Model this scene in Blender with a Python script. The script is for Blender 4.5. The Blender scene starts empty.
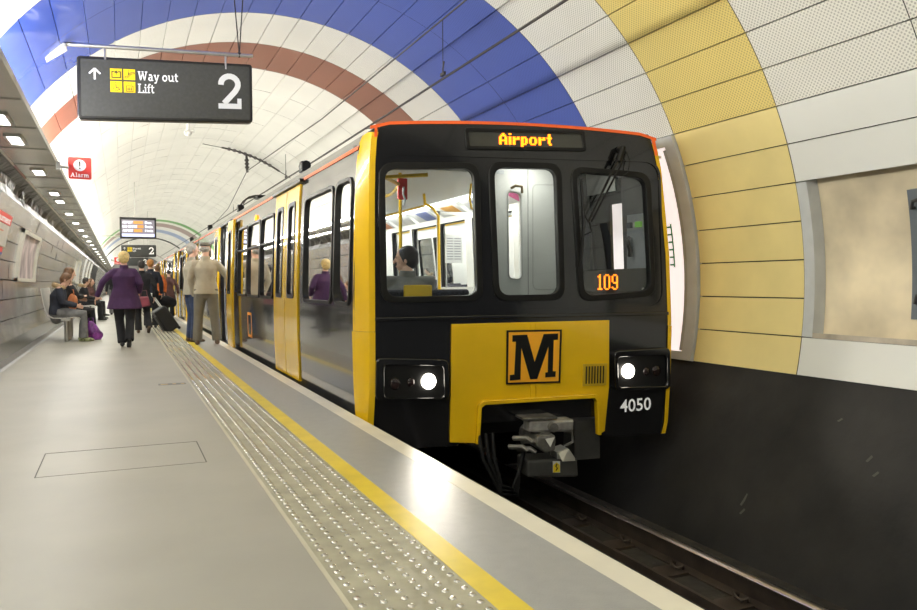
import bpy, bmesh, math, random
from mathutils import Vector, Matrix
from math import sin, cos, pi, radians, sqrt
random.seed(7)
C = bpy.context.scene.collection
CX, CZ, RT = 1.752, 1.021, 3.243          # tunnel vault centre and radius

# ------------------------------------------------------------------ materials
MATS = {}
def M(name, col, rough=.5, metal=0., spec=.5, coat=0., var=.06, vs=5., bump=0., bs=30., emis=0., ecol=None, stretch=(1, 1, 1)):
    if name in MATS: return MATS[name]
    m = bpy.data.materials.new(name); m.use_nodes = True
    nt = m.node_tree; N = nt.nodes; L = nt.links
    b = N['Principled BSDF']
    b.inputs['Roughness'].default_value = rough
    b.inputs['Metallic'].default_value = metal
    b.inputs['Specular IOR Level'].default_value = spec
    b.inputs['Coat Weight'].default_value = coat
    b.inputs['Coat Roughness'].default_value = .05
    tc = N.new('ShaderNodeTexCoord'); mp = N.new('ShaderNodeMapping')
    mp.inputs['Scale'].default_value = stretch
    L.new(tc.outputs['Object'], mp.inputs['Vector'])
    no = N.new('ShaderNodeTexNoise'); no.inputs['Scale'].default_value = vs; no.inputs['Detail'].default_value = 4
    L.new(mp.outputs['Vector'], no.inputs['Vector'])
    cr = N.new('ShaderNodeValToRGB')
    c0 = [max(0, c * (1 - 2 * var)) for c in col]; c1 = [min(1, c * (1 + 2 * var)) for c in col]
    cr.color_ramp.elements[0].position = .25; cr.color_ramp.elements[1].position = .75
    cr.color_ramp.elements[0].color = (*c0, 1); cr.color_ramp.elements[1].color = (*c1, 1)
    L.new(no.outputs['Fac'], cr.inputs['Fac']); L.new(cr.outputs['Color'], b.inputs['Base Color'])
    if emis:
        b.inputs['Emission Color'].default_value = (*(ecol or col), 1); b.inputs['Emission Strength'].default_value = emis
    if bump:
        n2 = N.new('ShaderNodeTexNoise'); n2.inputs['Scale'].default_value = bs; n2.inputs['Detail'].default_value = 3
        L.new(mp.outputs['Vector'], n2.inputs['Vector'])
        bp = N.new('ShaderNodeBump'); bp.inputs['Strength'].default_value = bump; bp.inputs['Distance'].default_value = .02
        L.new(n2.outputs['Fac'], bp.inputs['Height']); L.new(bp.outputs['Normal'], b.inputs['Normal'])
    MATS[name] = m
    return m

def perforated(name, col, rough=.4, dark=.45, pitch=.03, spec=.5):
    m = M(name, col, rough=rough, var=.03, vs=1.2, spec=spec)
    nt = m.node_tree; N = nt.nodes; L = nt.links; b = N['Principled BSDF']
    src = b.inputs['Base Color'].links[0].from_socket
    tc = N.new('ShaderNodeTexCoord'); mp = N.new('ShaderNodeMapping')
    mp.inputs['Scale'].default_value = (1 / pitch, 1 / pitch, 1); mp.inputs['Rotation'].default_value = (0, 0, radians(45))
    L.new(tc.outputs['UV'], mp.inputs['Vector'])
    vo = N.new('ShaderNodeTexVoronoi'); vo.voronoi_dimensions = '2D'; vo.inputs['Randomness'].default_value = 0; vo.inputs['Scale'].default_value = 1
    L.new(mp.outputs['Vector'], vo.inputs['Vector'])
    mr = N.new('ShaderNodeMapRange'); mr.inputs['From Min'].default_value = .22; mr.inputs['From Max'].default_value = .40
    mr.inputs['To Min'].default_value = dark; mr.inputs['To Max'].default_value = 1
    L.new(vo.outputs['Distance'], mr.inputs['Value'])
    mx = N.new('ShaderNodeMix'); mx.data_type = 'RGBA'; mx.blend_type = 'MULTIPLY'; mx.inputs['Factor'].default_value = 1
    L.new(src, mx.inputs['A']); L.new(mr.outputs['Result'], mx.inputs['B'])
    L.new(mx.outputs['Result'], b.inputs['Base Color'])
    return m

def glass(name, tint=(.92, .95, .95), refl=.9):
    m = bpy.data.materials.new(name); m.use_nodes = True
    nt = m.node_tree; N = nt.nodes; L = nt.links
    for n in list(N): N.remove(n)
    o = N.new('ShaderNodeOutputMaterial'); t = N.new('ShaderNodeBsdfTransparent'); g = N.new('ShaderNodeBsdfGlossy')
    g.inputs['Roughness'].default_value = .02; mx = N.new('ShaderNodeMixShader'); f = N.new('ShaderNodeFresnel'); f.inputs['IOR'].default_value = 1.5
    tc = N.new('ShaderNodeTexCoord'); no = N.new('ShaderNodeTexNoise'); no.inputs['Scale'].default_value = 3
    L.new(tc.outputs['Object'], no.inputs['Vector'])
    cr = N.new('ShaderNodeValToRGB'); cr.color_ramp.elements[0].color = (*[c * .97 for c in tint], 1); cr.color_ramp.elements[1].color = (*tint, 1)
    L.new(no.outputs['Fac'], cr.inputs['Fac']); L.new(cr.outputs['Color'], t.inputs['Color'])
    g.inputs['Color'].default_value = (refl, refl, refl, 1)
    L.new(f.outputs['Fac'], mx.inputs['Fac']); L.new(t.outputs[0], mx.inputs[1]); L.new(g.outputs[0], mx.inputs[2]); L.new(mx.outputs[0], o.inputs['Surface'])
    MATS[name] = m
    return m

# ------------------------------------------------------------------ mesh builder
ORG = {}
class MB:
    def __init__(s, tf=None): s.v = []; s.f = []; s.uv = None; s.tf = tf
    def add(s, vs, fs):
        b = len(s.v)
        s.v += [Vector(s.tf(*v)) if s.tf else Vector(v) for v in vs]
        s.f += [tuple(b + i for i in f) for f in fs]
        return s
    def box(s, x0, x1, y0, y1, z0, z1):
        return s.add([(x, y, z) for x in (x0, x1) for y in (y0, y1) for z in (z0, z1)],
                     [(0, 1, 3, 2), (4, 6, 7, 5), (0, 4, 5, 1), (2, 3, 7, 6), (0, 2, 6, 4), (1, 5, 7, 3)])
    def cbox(s, c, d):
        return s.box(c[0] - d[0] / 2, c[0] + d[0] / 2, c[1] - d[1] / 2, c[1] + d[1] / 2, c[2] - d[2] / 2, c[2] + d[2] / 2)
    def tube(s, pts, rad, n=10, lat=None, round_caps=False):
        pts = [Vector(p) for p in pts]
        if not isinstance(rad, (list, tuple)): rad = [rad] * len(pts)
        rad = [(r, r) if not isinstance(r, (list, tuple)) else r for r in rad]
        if round_caps:
            def cap(p, q, r):
                d = (p - q).normalized(); m = min(r)
                return [(p + d * m * sin(a), (r[0] * cos(a), r[1] * cos(a))) for a in (radians(40), radians(72))]
            c0 = cap(pts[0], pts[1], rad[0]); c1 = cap(pts[-1], pts[-2], rad[-1])
            pts = [c0[1][0], c0[0][0]] + pts + [c1[0][0], c1[1][0]]
            rad = [c0[1][1], c0[0][1]] + rad + [c1[0][1], c1[1][1]]
        vs = []; prev = None
        for i, p in enumerate(pts):
            a = pts[max(i - 1, 0)]; b = pts[min(i + 1, len(pts) - 1)]
            t = (b - a)
            t = t.normalized() if t.length > 1e-9 else Vector((0, 0, 1))
            if lat is not None: u = Vector(lat)
            elif prev is not None: u = prev
            else: u = Vector((1, 0, 0)) if abs(t.x) < .8 else Vector((0, 1, 0))
            u = u - t * u.dot(t)
            if u.length < 1e-4: u = Vector((0, 1, 0)) - t * t.y
            u.normalize(); w = t.cross(u); prev = u
            for k in range(n):
                an = 2 * pi * k / n
                vs.append(tuple(p + u * (cos(an) * rad[i][0]) + w * (sin(an) * rad[i][1])))
        fs = [(i * n + k, i * n + (k + 1) % n, (i + 1) * n + (k + 1) % n, (i + 1) * n + k) for i in range(len(pts) - 1) for k in range(n)]
        fs += [tuple(range(n - 1, -1, -1)), tuple((len(pts) - 1) * n + k for k in range(n))]
        return s.add(vs, fs)
    def ell(s, c, r, n=14, m=9, rot=None):
        vs = []; c = Vector(c)
        for i in range(m + 1):
            ph = pi * i / m
            for k in range(n):
                p = Vector((r[0] * sin(ph) * cos(2 * pi * k / n), r[1] * sin(ph) * sin(2 * pi * k / n), r[2] * cos(ph)))
                if rot is not None: p = rot @ p
                vs.append(tuple(c + p))
        fs = [(i * n + k, (i + 1) * n + k, (i + 1) * n + (k + 1) % n, i * n + (k + 1) % n) for i in range(m) for k in range(n)]
        return s.add(vs, fs)
    def prism(s, poly, f0, f1):
        """poly: 2-D points; f0, f1 map (a,b) to 3-D for both ends; concave outlines allowed"""
        n = len(poly)
        s.add([f0(*p) for p in poly] + [f1(*p) for p in poly],
              [tuple(range(n)), tuple(range(2 * n - 1, n - 1, -1))] + [(i, n + i, n + (i + 1) % n, (i + 1) % n) for i in range(n)])
        return s
    def ring(s, outer, inner, f0, f1):
        n = len(outer)
        vs = [f0(*p) for p in outer] + [f0(*p) for p in inner] + [f1(*p) for p in outer] + [f1(*p) for p in inner]
        fs = []
        for i in range(n):
            j = (i + 1) % n
            fs += [(i, j, n + j, n + i), (2 * n + i, 3 * n + i, 3 * n + j, 2 * n + j), (i, 2 * n + i, 2 * n + j, j), (n + i, n + j, 3 * n + j, 3 * n + i)]
        return s.add(vs, fs)
    def build(s, name, mat, parent=None, smooth=True, bevel=0., origin=None, fix=True):
        me = bpy.data.meshes.new(name)
        o = bpy.data.objects.new(name, me); C.objects.link(o)
        if parent is not None:
            off = ORG.get(parent.name, Vector((0, 0, 0))); ORG[o.name] = off; o.parent = parent
        else:
            off = Vector(origin) if origin else Vector((0, 0, 0))
            ORG[o.name] = off; o.location = off
        me.from_pydata([tuple(v - off) for v in s.v], [], s.f)
        me.materials.append(mat)
        if fix:
            bm = bmesh.new(); bm.from_mesh(me)
            bmesh.ops.remove_doubles(bm, verts=bm.verts, dist=1e-5)
            bmesh.ops.recalc_face_normals(bm, faces=bm.faces)
            bm.to_mesh(me); bm.free()
        if smooth:
            me.shade_smooth(); me.set_sharp_from_angle(angle=radians(38))
        if bevel:
            md = o.modifiers.new('bevel', 'BEVEL'); md.width = bevel; md.segments = 2; md.limit_method = 'ANGLE'
        return o

def thing(name, label, cat, loc=(0, 0, 0), group=None, local=False):
    o = bpy.data.objects.new(name, None); C.objects.link(o); o.location = loc; o.empty_display_size = .1
    ORG[o.name] = Vector((0, 0, 0)) if local else Vector(loc)
    o['label'] = label; o['category'] = cat
    if group: o['group'] = group
    return o
def tag(o, label, cat, group=None):
    o['label'] = label; o['category'] = cat
    if group: o['group'] = group
    return o
def struct(o): o['kind'] = 'structure'; return o

def rrect(c, r, n=5):
    """rounded polygon through corners c (ordered)"""
    out = []; k = len(c)
    for i in range(k):
        p = Vector(c[i]); a = Vector(c[i - 1]); b = Vector(c[(i + 1) % k])
        da = (a - p).normalized(); db = (b - p).normalized()
        p0 = p + da * r; p1 = p + db * r
        for j in range(n + 1):
            t = j / n
            out.append(tuple((1 - t) ** 2 * p0 + 2 * t * (1 - t) * p + t * t * p1))
    return out
def quad(x0, x1, z0, z1): return [(x0, z0), (x1, z0), (x1, z1), (x0, z1)]
def grow(c, g):
    cx = sum(p[0] for p in c) / len(c); cz = sum(p[1] for p in c) / len(c)
    return [(p[0] + (g if p[0] > cx else -g), p[1] + (g if p[1] > cz else -g)) for p in c]

def plate_with_holes(mb, outer, holes, f0, f1):
    """flat plate with real openings, thickness between the two maps"""
    bm = bmesh.new(); edges = []; loops = []
    for lp in [outer] + holes:
        vs = [bm.verts.new((p[0], p[1], 0)) for p in lp]
        loops.append(lp)
        edges += [bm.edges.new((vs[i], vs[(i + 1) % len(vs)])) for i in range(len(vs))]
    bmesh.ops.triangle_fill(bm, use_beauty=True, use_dissolve=False, edges=edges, normal=(0, 0, 1))
    bm.verts.index_update()
    P = [(v.co.x, v.co.y) for v in bm.verts]; F = [tuple(v.index for v in f.verts) for f in bm.faces]
    bm.free(); n = len(P)
    mb.add([f0(*p) for p in P] + [f1(*p) for p in P], F + [tuple(n + i for i in reversed(f)) for f in F])
    for lp in loops:
        k = len(lp)
        mb.add([f0(*p) for p in lp] + [f1(*p) for p in lp], [(i, (i + 1) % k, k + (i + 1) % k, k + i) for i in range(k)])

# ------------------------------------------------------------------ lettering
def font_mesh(text, name, mat, parent, fmap, size=1., width=None, bold=.02, align='LEFT', shear=0.):
    """lettering cut from the built-in face; fmap(u, v) -> 3-D point on the sign"""
    cu = bpy.data.curves.new('t', 'FONT'); cu.body = text; cu.size = 1; cu.offset = bold; cu.align_x = 'LEFT'; cu.shear = shear; cu.resolution_u = 3
    ob = bpy.data.objects.new('t', cu); C.objects.link(ob)
    dg = bpy.context.evaluated_depsgraph_get(); me = bpy.data.meshes.new_from_object(ob.evaluated_get(dg))
    xs = [v.co.x for v in me.vertices]; x0 = min(xs); w = max(xs) - x0
    sx = size if width is None else width / w
    off = {'LEFT': 0, 'CENTER': -w * sx / 2, 'RIGHT': -w * sx}[align]
    mb = MB(); mb.add([fmap((v.co.x - x0) * sx + off, v.co.y * size) for v in me.vertices], [tuple(p.vertices) for p in me.polygons])
    bpy.data.objects.remove(ob); bpy.data.curves.remove(cu)
    return mb.build(name, mat, parent, smooth=False, fix=False)

def arc(cx, cy, rx, ry, a0, a1, n=12):
    return [(cx + rx * cos(radians(a0 + (a1 - a0) * i / n)), cy + ry * sin(radians(a0 + (a1 - a0) * i / n))) for i in range(n + 1)]
w_ = .15
SLAB = {   # slab-serif letters as strokes in cap heights: (advance, [ (points, stroke width) ])
 'W': (1.18, [([(.12, 1), (.33, .03)], .16), ([(.33, .03), (.56, .85)], .11), ([(.56, .85), (.79, .03)], .16), ([(.79, .03), (1.0, 1)], .11), ([(0, .95), (.3, .95)], .1), ([(.82, .95), (1.12, .95)], .1), ([(.44, .95), (.66, .95)], .1)]),
 'a': (.66, [(arc(.27, .21, .18, .17, 60, 360), .13), ([(.12, .62), (.34, .66), (.45, .5), (.45, .0)], .14), ([(.42, .05), (.62, .05)], .1)]),
 'y': (.68, [([(.1, .66), (.33, .05)], .15), ([(.56, .66), (.28, -.2), (.08, -.22)], .12), ([(0, .64), (.25, .64)], .1), ([(.43, .64), (.66, .64)], .1)]),
 'o': (.68, [(arc(.31, .34, .23, .29, 0, 360, 18), .14)]),
 'u': (.78, [([(.14, .66), (.14, .2), (.24, .06), (.42, .08), (.54, .22)], .14), ([(.57, .66), (.57, .02)], .14), ([(0, .64), (.2, .64)], .1), ([(.42, .64), (.6, .64)], .1), ([(.55, .05), (.75, .05)], .1)]),
 't': (.46, [([(.17, .9), (.17, .18), (.26, .05), (.42, .1)], .14), ([(.0, .64), (.42, .64)], .11)]),
 'L': (.74, [([(.18, 1), (.18, 0)], .17), ([(0, .95), (.38, .95)], .1), ([(0, .05), (.66, .05), (.66, .3)], .1)]),
 'i': (.42, [([(.2, .66), (.2, 0)], .15), ([(.03, .64), (.2, .64)], .1), ([(0, .05), (.4, .05)], .1), ([(.2, .8), (.2, .97)], .16)]),
 'f': (.44, [([(.42, .96), (.24, .95), (.17, .8), (.17, 0)], .14), ([(0, .64), (.38, .64)], .1), ([(0, .05), (.36, .05)], .1)]),
 'A': (.98, [([(.14, .04), (.44, .95)], .12), ([(.44, .95), (.74, .04)], .16), ([(.24, .33), (.66, .33)], .11), ([(0, .05), (.28, .05)], .1), ([(.58, .05), (.9, .05)], .1)]),
 'l': (.42, [([(.2, 1), (.2, 0)], .15), ([(.03, .96), (.2, .96)], .1), ([(0, .05), (.4, .05)], .1)]),
 'r': (.56, [([(.18, .66), (.18, 0)], .14), ([(.2, .4), (.3, .6), (.5, .6)], .13), ([(.02, .64), (.18, .64)], .1), ([(0, .05), (.38, .05)], .1)]),
 'm': (1.08, [([(.16, .66), (.16, 0)], .14), ([(.18, .45), (.3, .62), (.46, .58), (.5, .4), (.5, 0)], .14), ([(.54, .45), (.66, .62), (.8, .58), (.86, .4), (.86, 0)], .14), ([(0, .64), (.16, .64)], .1), ([(0, .05), (.3, .05)], .1), ([(.4, .05), (.64, .05)], .1), ([(.74, .05), (1.02, .05)], .1)]),
 '2': (.75, [(arc(.36, .70, .245, .23, 185, -20, 12) + [(.52, .50), (.20, .152)], .16), ([(.04, .075), (.70, .075)], .15), ([(.64, .151), (.64, .30)], .12)]),
 ' ': (.32, []),
}
def strokes(mb, strk, f, sx, sy, ox, oy):
    for pts, w in strk:
        P = [Vector(p) for p in pts]; n = len(P); vs = []
        for i in range(n):
            d0 = (P[i] - P[i - 1]).normalized() if i else (P[1] - P[0]).normalized()
            d1 = (P[i + 1] - P[i]).normalized() if i < n - 1 else d0
            if (P[0] - P[-1]).length < 1e-4 and i in (0, n - 1): d0 = (P[-1] - P[-2]).normalized(); d1 = (P[1] - P[0]).normalized()
            n0 = Vector((-d0.y, d0.x)); n1 = Vector((-d1.y, d1.x)); m = n0 + n1
            m = m.normalized() if m.length > .2 else n0
            L_ = min(w / 2 / max(m.dot(n0), .35), w)
            vs += [P[i] + m * L_, P[i] - m * L_]
        mb.add([f(ox + p.x * sx, oy + p.y * sy) for p in vs], [(2 * i, 2 * i + 1, 2 * i + 3, 2 * i + 2) for i in range(n - 1)])
def slab_text(text, name, mat, parent, f, ox, oy, cap, width):
    tot = sum(SLAB[c][0] for c in text); sx = width / tot; mb = MB(); x = ox
    for c in text:
        strokes(mb, SLAB[c][1], f, sx, cap, x, oy); x += SLAB[c][0] * sx
    return mb.build(name, mat, parent, smooth=False, fix=False)

# ------------------------------------------------------------------ palette
vault_white = M('vault_white_glazed', (.86, .85, .79), rough=.30, var=.04, vs=.8, bump=.08, bs=3)
perf_white = perforated('perforated_grey_panel', (.76, .75, .69), rough=.45, dark=.55, pitch=.023)
perf_gold = perforated('perforated_gold_panel', (.74, .60, .21), rough=.45, dark=.6, pitch=.023)
perf_blue = perforated('perforated_blue_panel', (.075, .115, .40), rough=.40, dark=.65, pitch=.023)
perf_brown = perforated('perforated_brown_panel', (.28, .125, .085), rough=.45, dark=.65, pitch=.023)
smooth_white = M('smooth_white_panel', (.78, .79, .76), rough=.3, var=.02, vs=1)
smooth_gold = M('smooth_gold_panel', (.80, .67, .30), rough=.35, var=.04, vs=2)
smooth_blue = M('smooth_blue_panel', (.05, .10, .48), rough=.18, var=.05, vs=1.5, bump=.12, bs=2, coat=.4)
smooth_brown = M('smooth_brown_panel', (.34, .12, .08), rough=.3, var=.04)
green_band = M('green_band', (.12, .36, .08), rough=.4)
grout = M('joint_dark', (.03, .03, .028), rough=.9)
steel_wall = M('brushed_steel_wall', (.92, .915, .88), rough=.24, metal=.75, var=.16, vs=1.8, bump=.16, bs=2.2, stretch=(1, 2.2, .35))  # stretched colour noise paints upright light and dark reflection bands
steel_soffit = M('pressed_steel_soffit', (.52, .51, .46), rough=.26, metal=.75, var=.12, vs=1.5, bump=.35, bs=2.6)
steel_dark = M('dark_polished_steel', (.045, .044, .043), rough=.18, metal=.2, var=.25, vs=3, bump=.5, bs=3, stretch=(1, 2.5, .5))
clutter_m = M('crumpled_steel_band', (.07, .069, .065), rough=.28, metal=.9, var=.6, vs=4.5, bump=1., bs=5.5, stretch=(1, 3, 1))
floor_m = M('grey_platform_vinyl', (.305, .293, .248), rough=.42, var=.05, vs=1.3, spec=.5, bump=.03, bs=200)
coping_m = M('cream_coping', (.70, .66, .54), rough=.4, var=.05, vs=3)
edge_grey_m = M('grey_edge_slab', (.31, .312, .30), rough=.42, var=.03, vs=14, bump=.15, bs=160)
yellow_line_m = M('yellow_line_paint', (.66, .50, .03), rough=.45, var=.06, vs=6)
tactile_m = M('buff_tactile_paving', (.33, .31, .225), rough=.55, var=.12, vs=7)
stud_m = M('steel_stud', (.55, .54, .50), rough=.24, metal=1., var=.05)
track_m = M('sooty_trackbed', (.026, .022, .017), rough=.9, var=.35, vs=6, bump=.4, bs=18)
trackwall_m = M('sooty_tunnel_wall', (.013, .012, .011), rough=.75, var=.35, vs=2.2, bump=.25, bs=9)
rail_side_m = M('rusty_rail', (.06, .045, .035), rough=.6, metal=.5, var=.2)
rail_top_m = M('worn_rail_head', (.75, .68, .64), rough=.30, metal=1., var=.1)
black_paint = M('gloss_black_paint', (.008, .008, .009), rough=.12, spec=.5, coat=.4, var=.1, vs=2, bump=.03, bs=4)
side_paint = M('gloss_dark_side_paint', (.025, .025, .028), rough=.12, spec=.6, coat=.55, var=.1, vs=2, bump=.02, bs=3)
rubber = M('black_rubber', (.009, .009, .009), rough=.4, spec=.25, var=.1)
yellow_paint = M('train_yellow_paint', (.80, .50, .006), rough=.25, coat=.5, var=.03, vs=3)
orange_paint = M('orange_stripe', (.85, .13, .02), rough=.35, var=.03)
amber_m = M('amber_led', (1., .24, .01), emis=3.6, ecol=(1., .20, .005), var=.01)
led_back = M('display_black', (.045, .045, .038), rough=.35, var=.1)
lamp_m = M('headlamp_glow', (1, 1, .95), emis=22, ecol=(1, .93, .8), var=.01)
dark_lens = M('dark_lens', (.02, .012, .012), rough=.12, var=.1)
white_letter = M('white_letter', (.86, .86, .84), rough=.5, var=.02, emis=.25)  # faint glow added to unlit letters, hides shading specks where strokes overlap
silver_letter = M('silver_letter', (.66, .67, .67), rough=.5, var=.03, emis=.12)  # weaker added glow, same purpose; the numeral is no light source
sign_face = M('charcoal_sign_face', (.045, .046, .042), rough=.5, var=.08, vs=30)
sign_rim = M('black_sign_rim', (.012, .012, .012), rough=.35, var=.1)
sign_yellow = M('sign_yellow', (.85, .60, .0), rough=.5, var=.02)
picto_dark = M('pictogram_dark', (.06, .05, .02), rough=.6)
red_sign = M('red_sign', (.70, .045, .03), rough=.4, var=.04, emis=.1)
galv = M('brushed_tube_steel', (.62, .61, .57), rough=.3, metal=.9, var=.08)
frame_grey = M('grey_metal_frame', (.56, .585, .60), rough=.45, metal=.1, var=.05)
beige_board = M('stained_beige_board', (.68, .59, .42), rough=.6, var=.22, vs=1.6)
lightbox_m = M('lightbox_face', (.80, .72, .70), rough=.5, emis=.78, ecol=(1., .88, .86), var=.04, vs=.7)
interior_white = M('train_interior_white', (.72, .72, .68), rough=.35, var=.02)
interior_grey = M('train_interior_grey', (.22, .22, .22), rough=.5, var=.1)
cab_dark = M('cab_dark_grey', (.12, .115, .11), rough=.6, var=.15)
strip_m = M('saloon_light_strip', (1, 1, .96), emis=5., ecol=(1, .98, .92), var=.01)
moquette = M('black_moquette', (.035, .035, .045), rough=.9, var=.4, vs=60)
pole_yellow = M('yellow_pole', (.82, .52, .01), rough=.3, coat=.3, var=.03)
coupler_m = M('coupler_steel', (.17, .165, .15), rough=.5, metal=.6, var=.25, vs=12)
coupler_light = M('coupler_worn_steel', (.36, .35, .33), rough=.45, metal=.5, var=.2, vs=14)
cable_m = M('dark_cable', (.03, .025, .022), rough=.6)
win_glass = glass('window_glass')
side_glass = glass('side_window_glass', (.80, .83, .82), 1.)

# ------------------------------------------------------------------ tunnel vault
YB = [4.605 + 1.2225 * k for k in range(-7, 76)]
def cyl(th, y, r=RT): return (CX + r * cos(radians(th)), y, CZ + r * sin(radians(th)))
JR = [-12.8] + [-7.36 + 5.43 * i for i in range(0, 30)]      # vault joints, right foot to left springing
JR = [j for j in JR if j < 151] + [153.5]
JL = [159., 163.7, 168.5, 173.3, 178.1, 183., 188., 192.9]
class PB(MB):
    def __init__(s): super().__init__(); s.uvs = []
    def panel(s, t0, t1, y0, y1, gap=.005, r=RT, tilt=0.):
        if y0 > 11.9: gap *= .65
        g = math.degrees(gap / r); t0 += g; t1 -= g; y0 += gap * .8; y1 -= gap * .8; b = len(s.v)
        ta = random.uniform(-tilt, tilt); tb = random.uniform(-tilt, tilt)
        n = 3
        for i in range(n + 1):
            t = t0 + (t1 - t0) * i / n
            for j, y in enumerate((y0, y1)):
                rr = r + ta * (i / n - .5) + tb * (j - .5)
                s.v.append(Vector(cyl(t, y, rr))); s.uvs.append((radians(t) * RT, y))
        for i in range(n): s.f.append((b + 2 * i, b + 2 * i + 1, b + 2 * i + 3, b + 2 * i + 2))
        # returned edges
        for (i0, i1) in ((0, 1), (2 * n + 1, 2 * n)):
            e = len(s.v)
            for i in (i0, i1):
                v = s.v[b + i]; d = Vector((v.x - CX, 0, v.z - CZ)).normalized() * .03
                s.v.append(v + d); s.uvs.append(s.uvs[b + i])
            s.f.append((b + i0, b + i1, e + 1, e))
    def build(s, name, mat):
        me = bpy.data.meshes.new(name); o = bpy.data.objects.new(name, me); C.objects.link(o)
        me.from_pydata([tuple(v) for v in s.v], [], s.f); me.materials.append(mat)
        uv = me.uv_layers.new(name='UVMap')
        for l in me.loops: uv.data[l.index].uv = s.uvs[l.vertex_index]
        me.shade_smooth(); me.set_sharp_from_angle(angle=radians(30))
        return struct(o)
white_v = PB(); pwhite = PB(); swhite = PB(); bands = {}
def band(key):
    if key not in bands: bands[key] = PB()
    return bands[key]
def ring_of(k):
    if k == 0: return 'gold'
    if k in (2, 3): return 'blue'
    if k == 5: return 'brown'
    if k == 30: return 'green'
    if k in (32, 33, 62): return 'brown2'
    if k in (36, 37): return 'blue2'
    return 'white'
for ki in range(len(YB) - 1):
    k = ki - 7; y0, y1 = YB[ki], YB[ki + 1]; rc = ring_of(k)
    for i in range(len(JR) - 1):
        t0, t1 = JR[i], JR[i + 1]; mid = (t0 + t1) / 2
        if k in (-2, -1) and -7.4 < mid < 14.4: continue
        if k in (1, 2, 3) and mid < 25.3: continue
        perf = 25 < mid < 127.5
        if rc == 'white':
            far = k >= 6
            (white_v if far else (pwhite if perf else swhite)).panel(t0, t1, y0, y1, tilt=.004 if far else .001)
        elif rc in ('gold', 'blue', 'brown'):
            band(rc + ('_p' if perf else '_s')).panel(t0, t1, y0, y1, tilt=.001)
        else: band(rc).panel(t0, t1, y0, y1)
white_v.build('ceiling', vault_white)
pwhite.build('trim_1', perf_white); swhite.build('trim_2', smooth_white)
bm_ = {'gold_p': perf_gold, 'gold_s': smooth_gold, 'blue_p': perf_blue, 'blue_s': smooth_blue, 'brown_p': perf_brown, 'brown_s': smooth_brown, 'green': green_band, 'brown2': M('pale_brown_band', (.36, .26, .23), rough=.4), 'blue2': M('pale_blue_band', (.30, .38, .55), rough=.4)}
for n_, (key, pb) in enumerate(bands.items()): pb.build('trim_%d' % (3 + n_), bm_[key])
# steel clad platform side wall
wl = PB()
for r_ in range(len(JL) - 1):
    for ki in range(0, 58):
        o_ = .61 * (r_ % 2)
        y0 = -4 + 1.63 * ki + o_
        wl.panel(JL[r_], JL[r_ + 1], y0, y0 + 1.63, gap=.009, tilt=.006)
wl.build('wall_left', steel_wall)
# dark joints seen through the gaps: backing sheets behind the panels, with the two recesses left open
bk = MB(); 
def sheet(mb, t0, t1, y0, y1, r, n=24):
    vs = []; 
    for i in range(n + 1):
        t = t0 + (t1 - t0) * i / n
        vs += [cyl(t, y0, r), cyl(t, y1, r)]
    mb.add(vs, [(2 * i, 2 * i + 1, 2 * i + 3, 2 * i + 2) for i in range(n)])
RB = RT + .032
sheet(bk, 25.3, 153.5, -4, 96, RB, 60)
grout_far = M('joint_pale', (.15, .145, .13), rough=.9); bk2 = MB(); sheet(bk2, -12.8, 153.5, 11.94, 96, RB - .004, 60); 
for (y0, y1, t0) in ((-4, 2.16, -12.8), (2.16, 4.605, 14.4), (4.605, 5.83, -12.8), (9.495, 96, -12.8)): sheet(bk, t0, 25.3, y0, y1, RB)
sheet(bk, -12.8, -7.4, 2.16, 4.605, RB)
sheet(bk, 158.6, 193, -4, 92, RB)
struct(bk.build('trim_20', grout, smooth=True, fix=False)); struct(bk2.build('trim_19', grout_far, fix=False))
# recess strip between wall panels and soffit
cl = MB(); n = 420
for i in range(n + 1):
    y = -4 + i * .22
    for j, t in enumerate((153.2, 155.2, 157.2, 159.)):
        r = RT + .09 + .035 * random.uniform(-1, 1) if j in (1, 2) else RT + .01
        cl.v.append(Vector(cyl(t, y, r)))
cl.f += [(4 * i + j, 4 * i + j + 1, 4 * i + j + 5, 4 * i + j + 4) for i in range(n) for j in range(3)]
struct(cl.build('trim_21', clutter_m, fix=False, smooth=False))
# soffit shelf: folded steel trays
so = MB(); ZS = 2.493
y = -4.
while y < 92:
    so.box(-1.15, -.672, y + .004, y + 1.216, ZS, ZS + .012)
    so.box(-.684, -.668, y + .004, y + 1.216, ZS - .012, ZS + .055)
    so.box(-1.15, -.684, y + 1.150, y + 1.216, ZS - .008, ZS)
    y += 1.2225
struct(so.build('trim_22', steel_soffit))
# skirting, kerb
sk = MB(); sk.box(-1.44, -1.425, -4, 92, .06, .31); struct(sk.build('baseboard_left', steel_dark))
sk = MB(); sk.prism([(-1.43, 0), (-1.345, 0), (-1.385, .012), (-1.425, .07)], lambda a, b: (a, -4, b), lambda a, b: (a, 92, b)); struct(sk.build('trim_23', M('kerb_grey', (.17, .165, .155), rough=.4), smooth=False))
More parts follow.
